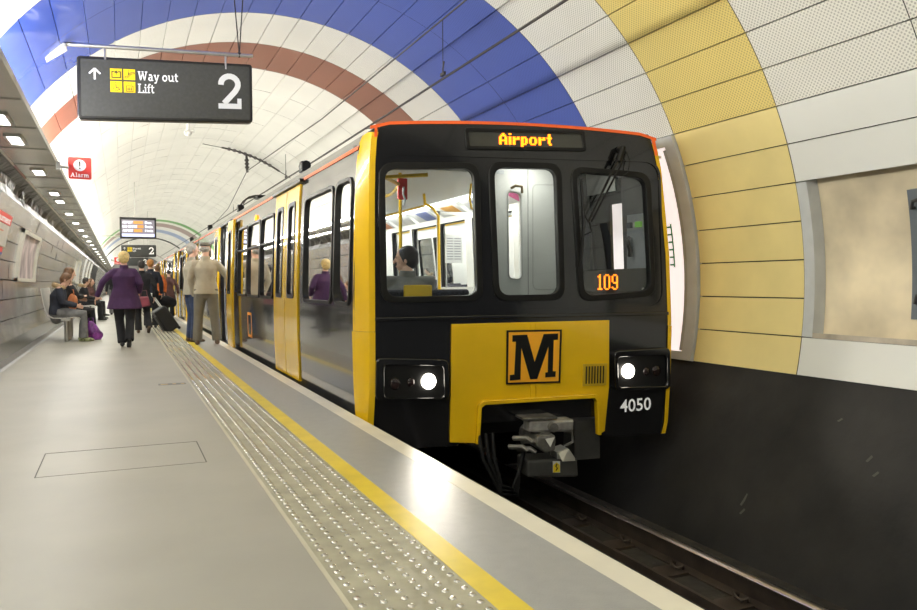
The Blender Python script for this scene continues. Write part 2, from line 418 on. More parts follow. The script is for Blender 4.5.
# platform floor with coping
fl = MB(); fl.box(-1.6, 1.5705, -4, 92, -.12, 0); struct(fl.build('floor', floor_m))
cp = MB(); cp.box(1.571, 1.70, -4, 92, -.13, .001); struct(cp.build('trim_24', coping_m, bevel=.006))
eg = MB(); eg.box(1.197, 1.571, -4, 92, 0, .002); struct(eg.build('trim_25', edge_grey_m))
yl = MB(); yl.box(1.093, 1.197, -4, 92, 0, .004); struct(yl.build('trim_26', yellow_line_m))
tp = MB(); tp.box(.672, 1.093, -4, 92, 0, .003); tpo = struct(tp.build('trim_27', tactile_m))
tb = MB(); tb.box(.655, .672, -4, 92, 0, .0025); struct(tb.build('trim_28', M('strip_border', (.50, .47, .36), rough=.5)))
st = MB(); yy = 1.2; r_ = 0
while yy < 70:
    hi = yy < 9; nn = 10 if yy < 6 else (8 if hi else 4)
    for j in range(6):
        x = .703 + .0727 * j; R1 = .0142
        prof = [(R1, .003), (R1 * .88, .0065), (R1 * .5, .0092)] if hi else [(R1, .003), (R1 * .6, .009)]
        b = len(st.v)
        for (rr, z) in prof:
            for q in range(nn): st.v.append(Vector((x + rr * cos(2 * pi * q / nn), yy + rr * sin(2 * pi * q / nn), z)))
        for a in range(len(prof) - 1):
            for q in range(nn): st.f.append((b + a * nn + q, b + a * nn + (q + 1) % nn, b + (a + 1) * nn + (q + 1) % nn, b + (a + 1) * nn + q))
        st.f.append(tuple(b + (len(prof) - 1) * nn + q for q in range(nn)))
    yy += .0645 if yy < 25 else .13
sto = st.build('tactile_studs', stud_m, tpo, fix=False); sto['kind'] = 'stuff'
# hatch seams and small floor plate
hs = MB()
for (x0, x1, y0, y1) in ((-.45, .45, 5.46, 5.466), (-.45, .45, 4.80, 4.803), (.445, .451, 4.8, 5.466), (-.451, -.445, 4.8, 5.466)): hs.box(x0, x1, y0, y1, 0, .0012)
tag(hs.build('floor_hatch', M('hatch_seam', (.10, .10, .09), rough=.8)), 'thin dark outline of an access hatch set in the grey platform floor', 'hatch')
t = thing('floor_plate', 'small dark floor plate with yellow marks beside the studded strip', 'plate', (.48, 8.74, 0))
MB().box(.345, .615, 8.68, 8.80, 0, .0025).build('plate', M('plate_grey', (.13, .13, .12), rough=.5), t)
for x in (.385, .42, .50, .585): MB().box(x - .017, x + .017, 8.715, 8.745, .0025, .0035).build('yellow_mark', M('plate_yellow', (.75, .5, .2), rough=.5), t)
# under-platform wall, trackbed, dark side wall
pw = MB(); pw.box(1.60, 1.66, -4, 92, -1.2, -.12); struct(pw.build('wall_platform', trackwall_m))
tr = MB(); tr.box(1.55, 4.6, -4, 92, -1.25, -1.09); struct(tr.build('floor_track', track_m))
rw = MB(); rw.add([(4.925, -4, .305), (4.925, 92, .305), (4.30, -4, -1.10), (4.30, 92, -1.10), (4.6, -4, -1.1), (4.6, 92, -1.1), (5.2, -4, .305), (5.2, 92, .305)], [(0, 1, 3, 2), (0, 6, 7, 1), (4, 5, 7, 6)]); struct(rw.build('wall_right', trackwall_m, smooth=False))
# chalky scuffs on the dark wall
for (y_, z_, h_) in ((4.72, -.72, .10), (4.70, -.78, .05), (3.78, -.2, .05), (3.70, -.28, .04), (3.30, -.18, .05), (4.1, .02, .03)):
    x_ = 4.30 + (z_ + 1.10) / 1.405 * .625 - .004
    mb = MB(); mb.add([(x_, y_, z_), (x_, y_ + .018, z_ + .005), (x_ + h_ * .445, y_ - .012, z_ + h_), (x_ + h_ * .445 - .001, y_ - .026, z_ + h_ * .8)], [(0, 1, 2, 3)])
    tag(mb.build('wall_scuff', M('chalky_scuff', (.09, .088, .075), rough=.9), fix=False), 'faint pale scuff mark on the sooty wall below the panels', 'mark', 'pale scuff marks on the sooty wall')
font_mesh('S', 'wall_letter', M('faded_ochre', (.12, .09, .03), rough=.8), None, lambda u, v: (4.815 + v * .445, 5.93 - u + .0, .055 + v), size=.13)
tag(bpy.data.objects['wall_letter'], 'faded ochre letter S stencilled on the sooty wall beside the train', 'letter')

# rails and clips
for x in (2.40, 3.84):
    t = thing('running_rail', 'shiny topped running rail beside the dark tunnel wall' if x > 3 else 'running rail nearest the platform, under the coping', 'rail', (x, 0, -1.09))
    MB().prism([(x - .07, -1.09), (x + .07, -1.09), (x + .07, -1.078), (x + .012, -1.06), (x + .012, -.955), (x + .036, -.945), (x + .036, -.932), (x - .036, -.932), (x - .036, -.945), (x - .012, -.955), (x - .012, -1.06), (x - .07, -1.078)],
               lambda a, b: (a, -4, b), lambda a, b: (a, 92, b)).build('rail_web', rail_side_m, t, smooth=False)
    MB().prism([(x + .036 * cos(a), -.936 + .016 * sin(a)) for a in [i * pi / 10 for i in range(11)]], lambda a, b: (a, -4, b), lambda a, b: (a, 92, b)).build('rail_head', rail_top_m, t)
    for side in (-1,):
        MB().box(x - .36, x - .33, -4, 92, -1.09, -1.03).build('guard_strip', rail_side_m, t)
i = 0
for x in (3.84, 2.40):
    for k in range(-1, 4):
        y = 3.95 + .645 * k
        t = thing('rail_clip', 'rusty spring clip on its baseplate beside the rail', 'rail clip', (x - .1, y, -1.09), 'rail clips along the running rails')
        MB().prism([(x - .30, y - .06), (x - .24, y - .10), (x - .078, y - .09), (x - .078, y + .09), (x - .24, y + .10), (x - .30, y + .06)], lambda a, b: (a, b, -1.09), lambda a, b: (a, b, -1.068)).build('baseplate', rail_side_m, t, smooth=False)
        MB().tube([(x - .09, y - .05, -1.055), (x - .10, y - .055, -1.03), (x - .14, y - .04, -1.045), (x - .15, y, -1.03), (x - .13, y + .04, -1.02), (x - .10, y + .03, -1.03), (x - .09, y + .05, -1.055)], .011, 8).build('spring', rail_side_m, t)

# ------------------------------------------------------------------ recess with beige board, poster frame
a = MB(); r_ = RT + .11
sheet(a, -7.4, 14.4, 2.16, 4.605, r_); struct(a.build('trim_30', beige_board, fix=False))
a = MB()
for (t_, ) in ((-7.4,), (14.4,)):
    a.add([cyl(t_, 2.16, RT), cyl(t_, 4.605, RT), cyl(t_, 4.605, r_), cyl(t_, 2.16, r_)], [(0, 1, 2, 3)])
n = 16
def curved_bar(mb, t0, t1, y0, y1, r0, r1, n=16):
    vs = []
    for i in range(n + 1):
        t = t0 + (t1 - t0) * i / n
        vs += [cyl(t, y0, r0), cyl(t, y1, r0), cyl(t, y1, r1), cyl(t, y0, r1)]
    fs = [(0, 1, 2, 3), (4 * n + 3, 4 * n + 2, 4 * n + 1, 4 * n)]
    for i in range(n):
        for k in range(4): fs.append((4 * i + k, 4 * i + (k + 1) % 4, 4 * i + 4 + (k + 1) % 4, 4 * i + 4 + k))
    mb.add(vs, fs)
curved_bar(a, -7.3, 14.3, 4.50, 4.60, RT - .006, r_); struct(a.build('trim_31', frame_grey))
a = MB(); curved_bar(a, -7.4, -6.7, 2.16, 4.50, RT - .004, r_, 2); struct(a.build('trim_32', M('dirty_sill', (.42, .37, .30), rough=.6, var=.2)))
t = thing('poster_frame', 'grey clip frame mounted on the stained beige board at the right', 'frame', cyl(3, 3.25, r_))
a = MB(); curved_bar(a, -4.2, 11.4, 3.60, 3.73, r_ - .05, r_); curved_bar(a, 10.8, 11.4, 2.3, 3.60, r_ - .05, r_); curved_bar(a, -4.2, -3.6, 2.3, 3.60, r_ - .05, r_); a.build('frame', M('slate_frame', (.12, .14, .16), rough=.45), t)
a = MB(); curved_bar(a, -3.6, 10.8, 2.3, 3.62, r_ - .03, r_ - .01); a.build('poster', M('plain_poster', (.5, .5, .48), rough=.5), t)
for tt in (9.2, -2.2):
    a = MB(); a.tube([cyl(tt, 3.69, r_ - .05), cyl(tt, 3.68, r_ - .09), cyl(tt + .8, 3.66, r_ - .10), cyl(tt + 1.2, 3.58, r_ - .08)], .013, 8); a.build('clip', M('dark_clip', (.05, .05, .05), rough=.4), t)

# ------------------------------------------------------------------ lit advertising box behind the train nose
t = thing('light_box', 'glowing white advertising light box in a grey curved frame behind the train nose', 'light box', cyl(5, 7.5, RT))
a = MB(); curved_bar(a, -12.8, 25.25, 5.834, 5.97, RT - .03, RT + .14); curved_bar(a, 23.6, 25.25, 5.84, 9.49, RT - .03, RT + .14, 3); curved_bar(a, -12.8, -11.4, 5.84, 9.49, RT - .03, RT + .14, 3); a.build('frame', frame_grey, t)
a = MB(); curved_bar(a, -11.2, 23, 5.97, 6.05, RT + .0, RT + .09); a.build('inner_frame', M('pale_frame', (.46, .46, .44), rough=.4, metal=.2), t)
a = MB(); curved_bar(a, -11.4, 23.6, 6.05, 9.49, RT + .05, RT + .07, 24); a.build('lit_panel', lightbox_m, t)
a = MB(); curved_bar(a, 3.0, 10.5, 6.24, 6.255, RT + .044, RT + .05, 8)
for k in range(6): curved_bar(a, 3.3 + k * 1.3, 3.6 + k * 1.3, 6.255, 6.31, RT + .044, RT + .05, 1)
a.build('green_marking', M('green_print', (.05, .28, .10), rough=.5), t)

# ------------------------------------------------------------------ contact wires and vault fittings
def cable(name, pts, r, label, cat='wire', mat=cable_m):
    return tag(MB().tube(pts, r, 6).build(name, mat), label, cat)
cable('contact_wire', [(2.90, -4, 3.03), (2.90, 6, 3.03), (2.9, 12, 3.03), (2.9, 17.3, 3.05), (2.8, 30, 3.04), (2.6, 60, 3.04)], .011, 'thick dark contact wire running above the train roof')
cable('feeder_wire', [(2.94, -4, 3.055), (2.94, 6, 3.055), (2.94, 12, 3.05), (2.94, 17.3, 3.07), (2.84, 30, 3.06)], .009, 'second dark wire tight beside the contact wire')
cable('catenary_wire', [(2.90, -4, 3.61), (2.90, 7.1, 3.60), (2.9, 12, 3.60), (2.54, 17.3, 3.49), (2.9, 23.5, 3.25), (3.0, 30, 3.05)], .009, 'thin upper catenary wire under the vault')
for (y, z1) in ((7.05, 3.588), (14.9, 3.50), (22.4, 3.27)):
    t = thing('dropper', 'thin dropper with a clamp, between catenary and contact wire', 'dropper', (2.9, y, 3.04), 'droppers on the overhead line')
    MB().tube([(2.9, y, z1), (2.9, y, 3.04)], .004, 5).build('dropper_wire', cable_m, t)
    mb = MB(); mb.cbox((2.9, y, 3.075), (.02, .10, .03)); mb.tube([(2.9, y - .03, 3.19), (2.9, y, 3.13), (2.9, y, 3.07)], .008, 5); mb.build('clamp', cable_m, t)
t = thing('catenary_bracket', 'curved insulator bar on the white vault with a hanging strut', 'bracket', cyl(71, 18.6, RT - .06))
mb = MB(); mb.tube([cyl(82.5 - 2.3 * i, 18.6, RT - .06) for i in range(12)], .02, 8); mb.build('bar', cable_m, t)
for i in range(9):
    p = Vector(cyl(80 - 2.2 * i, 18.6, RT - .06)); q = Vector(cyl(79.0 - 2.2 * i, 18.6, RT - .06)); MB().tube([p, q], .038, 8).build('insulator', M('grey_insulator', (.10, .09, .09), rough=.4), t)
mb = MB(); p = Vector(cyl(72.3, 18.6, RT - .06)); q = Vector((2.72, 18.5, 3.63)); mb.tube([p, q], .028, 8)
for f in (.3, .5, .7): mb.tube([p.lerp(q, f), p.lerp(q, f + .07)], .05, 8)
mb.build('strut', cable_m, t)
MB().tube([cyl(82, 18.6, RT - .06), cyl(90, 18.6, RT - .03)], .008, 5).build('stay_wire', cable_m, t)
MB().tube([cyl(58, 18.6, RT - .06), cyl(52, 18.6, RT - .03)], .008, 5).build('stay_wire', cable_m, t)
mb = MB(); mb.tube([(1.164, 15, CZ + sqrt(RT ** 2 - (1.164 - CX) ** 2)), (1.164, 15, 3.85)], .02, 8); mb.ell((1.164, 15, 3.80), (.07, .07, .06)); mb.tube([(1.1, 14.95, 3.79), (1.27, 15.0, 3.83)], .025, 8)
tag(mb.build('ceiling_camera', M('pale_camera', (.7, .7, .68), rough=.4)), 'small pale camera hanging under the white vault', 'camera')
# dark arch rib far down the tunnel
a = MB(); curved_bar(a, 25, 150, 56.8, 57.2, RT - .06, RT, 40); struct(a.build('trim_33', M('dark_rib', (.05, .05, .05), rough=.6)))
tag(MB().tube([(-.78, 35.2, 3.05), (.7, 35.2, 3.07)], .022, 8).build('cross_rail', M('green_grey_tube', (.22, .26, .18), rough=.5)), 'thin grey green rail crossing above the platform behind the departures screen', 'rail')

# ------------------------------------------------------------------ downlights (real lamps sitting in trays)
LY = [-2.5, .0, 2.55, 5.15, 7.77, 8.84, 11.24, 13.76, 15.02, 17.55, 20.1, 22.7, 25.4, 28.3, 31, 34, 37, 40, 44, 48, 52, 57]
diff = M('downlight_diffuser', (1, 1, .98), emis=9., ecol=(1, .99, .95), var=.01)
for i, y in enumerate(LY):
    t = thing('downlight', 'bright square downlight set in the steel soffit tray', 'downlight', (-.93, y, ZS), 'downlights along the steel soffit')
    MB().ring(rrect(quad(-1.01, -.85, y - .26, y + .26), .01, 1), rrect(quad(-.985, -.875, y - .235, y + .235), .01, 1), lambda a, b: (a, b, ZS), lambda a, b: (a, b, ZS - .018)).build('rim', galv, t)
    MB().box(-.985, -.875, y - .235, y + .235, ZS - .012, ZS - .002).build('diffuser', diff, t)
def area(name, loc, sx, sy, power, direction, col=(1, .97, .9), label=None):
    l = bpy.data.lights.new(name, 'AREA'); l.shape = 'RECTANGLE'; l.size = sx; l.size_y = sy; l.energy = power; l.color = col
    o = bpy.data.objects.new(name, l); C.objects.link(o); o.location = loc
    d = Vector(direction).normalized()
    y = Vector((0, 1, 0)); x = y.cross(-d).normalized()
    o.rotation_euler = Matrix((x, y, -d)).transposed().to_euler()
    return o
# fluorescent tubes running along the top of the soffit shelf, washing the vault; below, an added strip standing in for the downlights
for k, (y0, y1) in enumerate(((-4, 6), (6, 16), (16, 28), (28, 44), (44, 66), (66, 91))):
    L_ = y1 - y0
    area('cove_lamp', (-.86, (y0 + y1) / 2, ZS + .12), .26, L_, (34.0 if k < 2 else 24.) * L_, (.80, 0, .60), (1, .975, .90))
    area('soffit_lamp', (-.93, (y0 + y1) / 2, ZS - .03), .06, L_, 8. * L_, (.12, 0, -1), (1, .975, .90))

# ------------------------------------------------------------------ train cars
XC, HB = 3.12, 1.37
PROF = [(-.30, 1.33), (0., 1.355), (.5, 1.37), (1., 1.37), (1.7, 1.345), (2.0, 1.33), (2.17, 1.315), (2.27, 1.27), (2.34, 1.18)]
def hw(z):
    if z <= PROF[0][0]: return PROF[0][1]
    for (z0, h0), (z1, h1) in zip(PROF, PROF[1:]):
        if z <= z1: return h0 + (h1 - h0) * (z - z0) / (z1 - z0)
    return PROF[-1][1]
def sidef(s, off):   # s = -1 platform side, +1 far side
    return lambda y, z: (XC + s * (hw(z) + off), y, z)
def grid_panel(mb, s, yb, zb, skip, off, th=.03):
    yb = sorted(set(yb)); zb = sorted(set(zb)); f0 = sidef(s, off); f1 = sidef(s, off - th)
    def open_(i, j):
        if i < 0 or j < 0 or i >= len(yb) - 1 or j >= len(zb) - 1: return True
        ym = (yb[i] + yb[i + 1]) / 2; zm = (zb[j] + zb[j + 1]) / 2
        return any(a < ym < b and c < zm < d for a, b, c, d in skip)
    for i in range(len(yb) - 1):
        for j in range(len(zb) - 1):
            if open_(i, j): continue
            y0, y1, z0, z1 = yb[i], yb[i + 1], zb[j], zb[j + 1]
            mb.add([f0(y0, z0), f0(y1, z0), f0(y1, z1), f0(y0, z1)], [(0, 1, 2, 3)])
            mb.add([f1(y0, z0), f1(y1, z0), f1(y1, z1), f1(y0, z1)], [(3, 2, 1, 0)])
            for (ii, jj, (p, q)) in ((i - 1, j, ((y0, z0), (y0, z1))), (i + 1, j, ((y1, z0), (y1, z1))), (i, j - 1, ((y0, z0), (y1, z0))), (i, j + 1, ((y0, z1), (y1, z1)))):
                if open_(ii, jj): mb.add([f0(*p), f0(*q), f1(*q), f1(*p)], [(0, 1, 2, 3)])
ZB = [-.12, 0, .25, .5, .85, .88, 1., 1.35, 1.7, 1.94, 2.05, 2.17, 2.27]
WZ = (.88, 1.93)
def window(s, y0, y1, car, hopper=False, z0=WZ[0], z1=WZ[1], mat=rubber, r=.11, off=.0, fw=.020):
    q = quad(y0, y1, z0, z1)
    n = 10
    inner = rrect(grow(q, -.012), r, 5); outer = rrect(grow(q, fw), r + .03, 5)
    def dens(lp):   # keep long edges following the body curve
        out = []
        for i in range(len(lp)):
            a = Vector(lp[i]); b = Vector(lp[(i + 1) % len(lp)]); k = 4 if (a - b).length > .4 else 1
            for j in range(k): out.append(tuple(a.lerp(b, j / k)))
        return out
    fr = MB().ring(dens(outer), dens(inner), sidef(s, off + .014), sidef(s, off - .035)).build('window_frame', mat, car)
    if hopper:
        MB().ring(*[[(y0, z1 - .36), (y1, z1 - .36), (y1, z1 - .335), (y0, z1 - .335)], [(y0 + .001, z1 - .359), (y1 - .001, z1 - .359), (y1 - .001, z1 - .336), (y0 + .001, z1 - .336)]], sidef(s, off + .012), sidef(s, off - .02)).build('hopper_bar', mat, fr)
        MB().box(*( (XC + s * (hw(z1 - .35) + off) - .012, XC + s * (hw(z1 - .35) + off) + .012) ), y0, y1, z1 - .36, z1 - .335).build('hopper_bar', mat, fr)
    f = sidef(s, off - .015); zs = [z0 - .005, (z0 + z1) / 2, 1.7, z1 + .005]
    mb = MB(); mb.add([f(y, z) for z in zs for y in (y0, y1)], [(2 * i, 2 * i + 1, 2 * i + 3, 2 * i + 2) for i in range(3)])
    mb.build('pane', side_glass, fr, fix=False)
def leaf(s, y0, y1, car, off, wy, label=None):
    mb = MB(); zb = [0.0, .25, .5, .70, .92, 1.0, 1.35, 1.7, 1.93, 2.02, 2.12]
    grid_panel(mb, s, [y0, wy[0], wy[1], y1], zb, [(wy[0], wy[1], .92, 1.93)], off, .035)
    lf = mb.build('door_leaf', yellow_paint, car)
    q = quad(wy[0], wy[1], .92, 1.93)
    MB().ring(rrect(grow(q, .03), .06, 4), rrect(grow(q, -.012), .075, 4), sidef(s, off + .008), sidef(s, off - .03)).build('leaf_window_frame', M('yellow_dark_rim', (.45, .33, .05), rough=.4) if False else rubber, lf)
    f = sidef(s, off - .012)
    MB().add([f(y, z) for z in (.915, 1.4, 1.94) for y in wy], [(0, 1, 3, 2), (2, 3, 5, 4)]).build('pane', side_glass, lf, fix=False)
    return lf
# train nose frame: local coordinates u along the front, z up, d toward the camera
EX, EY = .98894, -.14834
def NF(d): return lambda u, z: (1.86 + u * EX - d * .14834, 6.02 + u * EY - d * .98894, z)
def NV(u, d, z): return NF(d)(u, z)

def make_car(y0, y1, doors, wins, label, cab=False):
    car = thing('metro_train' if cab else 'metro_carriage', label, 'train', (XC, (y0 + y1) / 2, 0), None if cab else None)
    # doors: (ycentre, open)
    DW = .70
    for s in (-1, 1):
        skip = []; yb = [y0, y1]
        if s == -1:
            for yc, op in doors:
                skip.append((yc - DW, yc + DW, 0, 2.12)); yb += [yc - DW, yc + DW]
        elif cab:
            for yc, op in doors: skip.append((yc - .6, yc + .6, *WZ)); yb += [yc - .6, yc + .6]
        for (a, b, hop) in wins:
            if s == 1 and a < 6.5: continue
            skip.append((a, b, *WZ)); yb += [a, b]
        if s == 1 and cab: skip.append((6.22, 6.48, 1.14, 1.81)); yb += [6.22, 6.48]
        mb = MB(); grid_panel(mb, s, yb, ZB + [WZ[1], WZ[0], 1.14, 1.81, 2.12], skip, 0)
        mb.build('body_side', side_paint, car)
        if s == -1 or cab:
            for (a, b, hop) in wins:
                if s == -1 or a > 6.5: window(s, a, b, car, hop)
        if s == 1 and cab:
            for yc, op in doors: window(s, yc - .6, yc + .6, car)
        if s == -1:
            for yc, op in doors:
                if op:
                    leaf(s, yc - 2 * DW + .01, yc - DW + .01, car, .075, (yc - 2 * DW + .22, yc - DW - .19))
                    leaf(s, yc + DW - .01, yc + 2 * DW - .01, car, .075, (yc + DW + .19, yc + 2 * DW - .22))
                    for yy in (yc - DW, yc + DW): MB().box(XC + s * 1.34 - .02, XC + s * 1.34 + .02, yy - .03, yy + .03, 0, 2.12).build('door_post', rubber, car)
                else:
                    leaf(s, yc - DW + .005, yc - .012, car, .016, (yc - DW + .20, yc - .18))
                    f_ = sidef(s, .012); MB().add([f_(yy, z) for z in (0, .5, 1., 1.7, 2.1) for yy in (yc - .013, yc + .013)], [(2 * i, 2 * i + 1, 2 * i + 3, 2 * i + 2) for i in range(4)]).build('door_seal', rubber, car, fix=False)
                    leaf(s, yc + .012, yc + DW - .005, car, .016, (yc + .18, yc + DW - .20))
                mb = MB(); mb.box(XC + s * 1.315 + (-.05 if s < 0 else -.02), XC + s * 1.315 + (.02 if s < 0 else .05), yc - DW - .12, yc + DW + .12, 2.13, 2.165); mb.build('door_header', rubber, car)
        mb = MB(); f = sidef(s, .006)
        for (a, b) in ((y0 if not cab else y0 + .0, y1),):
            k = 14
            ys = [a + (b - a) * i / k for i in range(k + 1)]
            mb.add([f(y, z) for y in ys for z in (2.145, 2.178)], [(2 * i, 2 * i + 1, 2 * i + 3, 2 * i + 2) for i in range(k)])
        mb.build('orange_stripe', orange_paint, car, fix=False)
    # roof
    arcp = [(-1.272, 2.265), (-1.19, 2.325), (-.95, 2.375), (-.5, 2.425), (0, 2.44), (.5, 2.425), (.95, 2.375), (1.19, 2.325), (1.272, 2.265)]
    pl = arcp + [(x * .97, z - .04) for x, z in reversed(arcp)]
    MB().prism(pl, lambda a, b: (XC + a, y0, b), lambda a, b: (XC + a, y1, b)).build('roof', M('silver_roof', (.42, .42, .40), rough=.4, metal=.2, var=.1), car)
    # underframe
    mb = MB(); mb.box(XC - 1.27, XC + 1.27, y0 + (.3 if cab else 0), y1, -.35, -.12)
    mb.box(XC - 1.1, XC + 1.1, y0 + 3, y1 - 3, -.8, -.35); mb.build('underframe', M('underframe_black', (.01, .01, .01), rough=.7), car)
    for yb_ in (y0 + 2.2, y1 - 2.0):
        bgm = M('bogie_black', (.015, .014, .013), rough=.7, metal=.3)
        bg = MB().box(XC - .95, XC + .95, yb_ - .25, yb_ + .25, -.66, -.45).box(XC - .95, XC - .85, yb_ - 1.3, yb_ + 1.3, -.70, -.5).box(XC + .85, XC + .95, yb_ - 1.3, yb_ + 1.3, -.70, -.5).build('bogie', bgm, car)
        for dx in (-.72, .72):
            for dy in (-.85, .85): MB().tube([(XC + dx - .06, yb_ + dy, -.61), (XC + dx + .06, yb_ + dy, -.61)], .31, 20).build('wheel', bgm, bg)
    # saloon
    mb = MB(); mb.box(XC - 1.30, XC + 1.30, y0 + .3, y1, -.12, 0.0); mb.build('saloon_floor', interior_grey, car)
    mb = MB(); mb.box(XC - 1.12, XC + 1.12, y0 + .9, y1, 2.15, 2.17); mb.build('saloon_ceiling', interior_white, car)
    for s in (-1, 1):
        mb = MB(); skip = []; yb = [y0 + .95, y1]
        if s == -1:
            for yc, op in doors: skip.append((yc - DW, yc + DW, 0, 2.12)); yb += [yc - DW, yc + DW]
        elif cab:
            for yc, op in doors: skip.append((yc - .6, yc + .6, *WZ)); yb += [yc - .6, yc + .6]
        for (a, b, hop) in wins: skip.append((a, b, *WZ)); yb += [a, b]
        grid_panel(mb, s, yb, ZB + list(WZ) + [2.12], skip, -.06, .01); mb.build('saloon_lining', interior_white, car)
        mb = MB(); mb.box(XC + s * .95 - .07, XC + s * .95 + .07, y0 + 1.0, y1 - .1, 2.135, 2.15); mb.build('light_strip', strip_m, car)
    mb = MB(); mb.box(XC - 1.2, XC + 1.2, y1 - .05, y1, 0, 2.2); mb.build('end_wall', interior_white, car)
    for yc, op in doors:
        for dx in (-.95,):
            MB().tube([(XC + dx, yc - 1.0, 0), (XC + dx, yc - 1.0, 2.15)], .017, 8).build('grab_pole', pole_yellow, car)
    return car

c1 = make_car(6.20, 20.4, [(9.08, False), (14.69, True)],
              [(6.32, 6.84, False), (6.94, 8.12, False), (9.90, 10.88, True), (10.96, 12.06, True), (12.14, 13.10, True), (16.75, 17.8, True), (17.86, 18.9, True)],
              'black and yellow metro train with lit headlamps standing at the platform', cab=True)
make_car(20.55, 34.6, [(22.6, True), (28.2, True)], [(21.0, 22.2, False), (24.4, 25.4, False), (25.5, 26.5, False), (30, 31.1, False), (31.8, 33.2, False)], 'second metro carriage, coupled directly behind the leading car')
make_car(34.9, 49., [(37.8, True), (44., True)], [(40, 41.1, False), (41.2, 42.2, False), (46, 47.2, False)], 'third metro carriage, far down the platform beyond the brown coated person')
make_car(49.3, 64., [(52.5, True), (58.6, True)], [(54.5, 55.6, False), (61, 62.4, False)], 'rearmost metro carriage, furthest away in the tunnel')
# roof-edge boxes over the doors
for (y, lab) in ((8.95, 'small dark box on the train roof edge above the closed yellow doors'), (14.2, 'small dark box on the roof edge above the open doors by the capped man'), (19.3, 'small dark box on the roof edge near the rear of the leading car'), (24.5, 'small dark box on the second carriage roof edge')):
    mb = MB(); mb.cbox((XC - 1.16, y, 2.40), (.10, .12, .10)); mb.tube([(XC - 1.16, y - .09, 2.40), (XC - 1.16, y + .09, 2.40)], .055, 12); mb.box(XC - 1.21, XC - 1.1, y - .10, y + .10, 2.328, 2.36)
    tag(mb.build('roof_box', rubber, bevel=.01), lab, 'equipment box')
# far-side car sides of leading car: orange side marker and decal
MB().ell((XC - hw(1.97) - .01, 11.33, 1.99), (.02, .045, .045), 10, 6).build('marker_lamp', M('orange_marker', (1, .35, .03), emis=2., ecol=(1, .35, .02)), c1)
mb = MB(); f0 = sidef(-1, .004)
for (a, b, c, d) in ((11.68, 11.73, .26, .63), (12.02, 12.07, .26, .63), (11.68, 12.07, .59, .63), (11.68, 12.07, .26, .30)): mb.add([f0(a, c), f0(b, c), f0(b, d), f0(a, d)], [(0, 1, 2, 3)])
mb.build('orange_decal', M('orange_decal', (.80, .28, .02), rough=.4), c1, fix=False)

# ---- train nose
HLF = [(-.30, -.03, 2.575), (-.2, -.025, 2.60), (.2, 0., 2.625), (.7, .004, 2.639), (1.3, .006, 2.615), (1.77, .010, 2.566), (2.04, .018, 2.535), (2.20, .03, 2.50), (2.26, .045, 2.48)]
TOP = [(2.44, 2.30), (2.35, 2.335)] 
def topz(u): return 2.385 - .055 * ((u - 1.30) / 1.31) ** 2
left = [(a, z) for z, a, b in HLF]; right = [(b, z) for z, a, b in HLF]
top = [(.09 + (2.44 - .09) * i / 12, topz(.09 + (2.44 - .09) * i / 12)) for i in range(13)]
outer = right + list(reversed(top)) + list(reversed(left))
# the lower edge steps up for the coupler recess behind the yellow apron
low = [(.70, -.30), (.70, -.12), (1.98, -.12), (1.98, -.30)]
outer = outer + low
WL = [(.103, .934), (.873, .941), (.846, 2.0), (.095, 1.972)]
WM = [(1.055, .940), (1.604, .942), (1.572, 2.02), (1.012, 2.012)]
WR = [(1.825, .925), (2.468, .968), (2.41, 1.962), (1.748, 2.0)]
mb = MB(); plate_with_holes(mb, outer, [rrect(w, .10, 6) for w in (WL, WM, WR)], NF(0), NF(-.05)); mb.build('front_panel', black_paint, c1, smooth=False)
for w, nm in ((WL, 'left'), (WM, 'middle'), (WR, 'right')):
    fr = MB().ring(rrect(grow(w, .045), .125, 6), rrect(grow(w, -.006), .095, 6), NF(.018), NF(-.06)).build('windscreen_frame', rubber, c1, bevel=.006)
    MB().prism(rrect(grow(w, .005), .09, 6), NF(-.022), NF(-.026)).build('windscreen_glass', win_glass, fr, smooth=False)
# raised moulding round the whole window band, above the apron joint
wb = [(.03, .80), (2.60, .82), (2.55, 2.12), (.055, 2.10)]
MB().ring(rrect(grow(wb, .0), .16, 6), rrect(grow(wb, -.018), .15, 6), NF(.012), NF(-.001)).build('window_band_moulding', black_paint, c1)
MB().prism([(0.01, .745), (2.635, .755), (2.635, .785), (0.01, .775)], NF(.02), NF(-.01)).build('waist_ledge', black_paint, c1, bevel=.006)
# corner pillars in yellow, each following the body profile
for sgn, edge in ((-1, left), (1, right)):
    for (zlo, zhi, ex) in ((.66, 3, 0), (-1, .66, .008)):
        pr = [p for p in edge if zlo < p[1] < zhi]
        ub = lambda z: next((a[0] + (b[0] - a[0]) * (z - a[1]) / (b[1] - a[1]) for a, b in zip(edge, edge[1:]) if a[1] <= z <= b[1]), edge[0][0] if z < edge[0][1] else edge[-1][0])
        zz = [p[1] for p in pr]; zz = ([.662] + zz if zlo > 0 else zz + [.66])
        mb = MB(); N_ = 5; vs = []
        for z in zz:
            u = ub(z)
            if sgn < 0:
                xs = XC - hw(z)
                sec = [NV(u + .008, .006 + ex, z), NV(u - .04, .004 + ex, z), NV(u - .075, -.03 + ex, z), (xs - .006 - ex, 6.22, z), (xs + .05, 6.22, z)]
            else:
                xs = XC + hw(z)
                sec = [NV(u - .008, .006 + ex, z), NV(u + .03, .004 + ex, z), NV(u + .045, -.03, z), (max(NV(u + .05, -.2, z)[0], xs + .006), 5.86, z), (xs - .02, 6.22, z)]
            vs += sec
        fs = [(i * N_ + k, i * N_ + k + 1, (i + 1) * N_ + k + 1, (i + 1) * N_ + k) for i in range(len(zz) - 1) for k in range(N_ - 1)]
        fs += [tuple(range(N_)), tuple((len(zz) - 1) * N_ + k for k in range(N_))]
        mb.add(vs, fs); mb.build('corner_pillar', yellow_paint, c1)
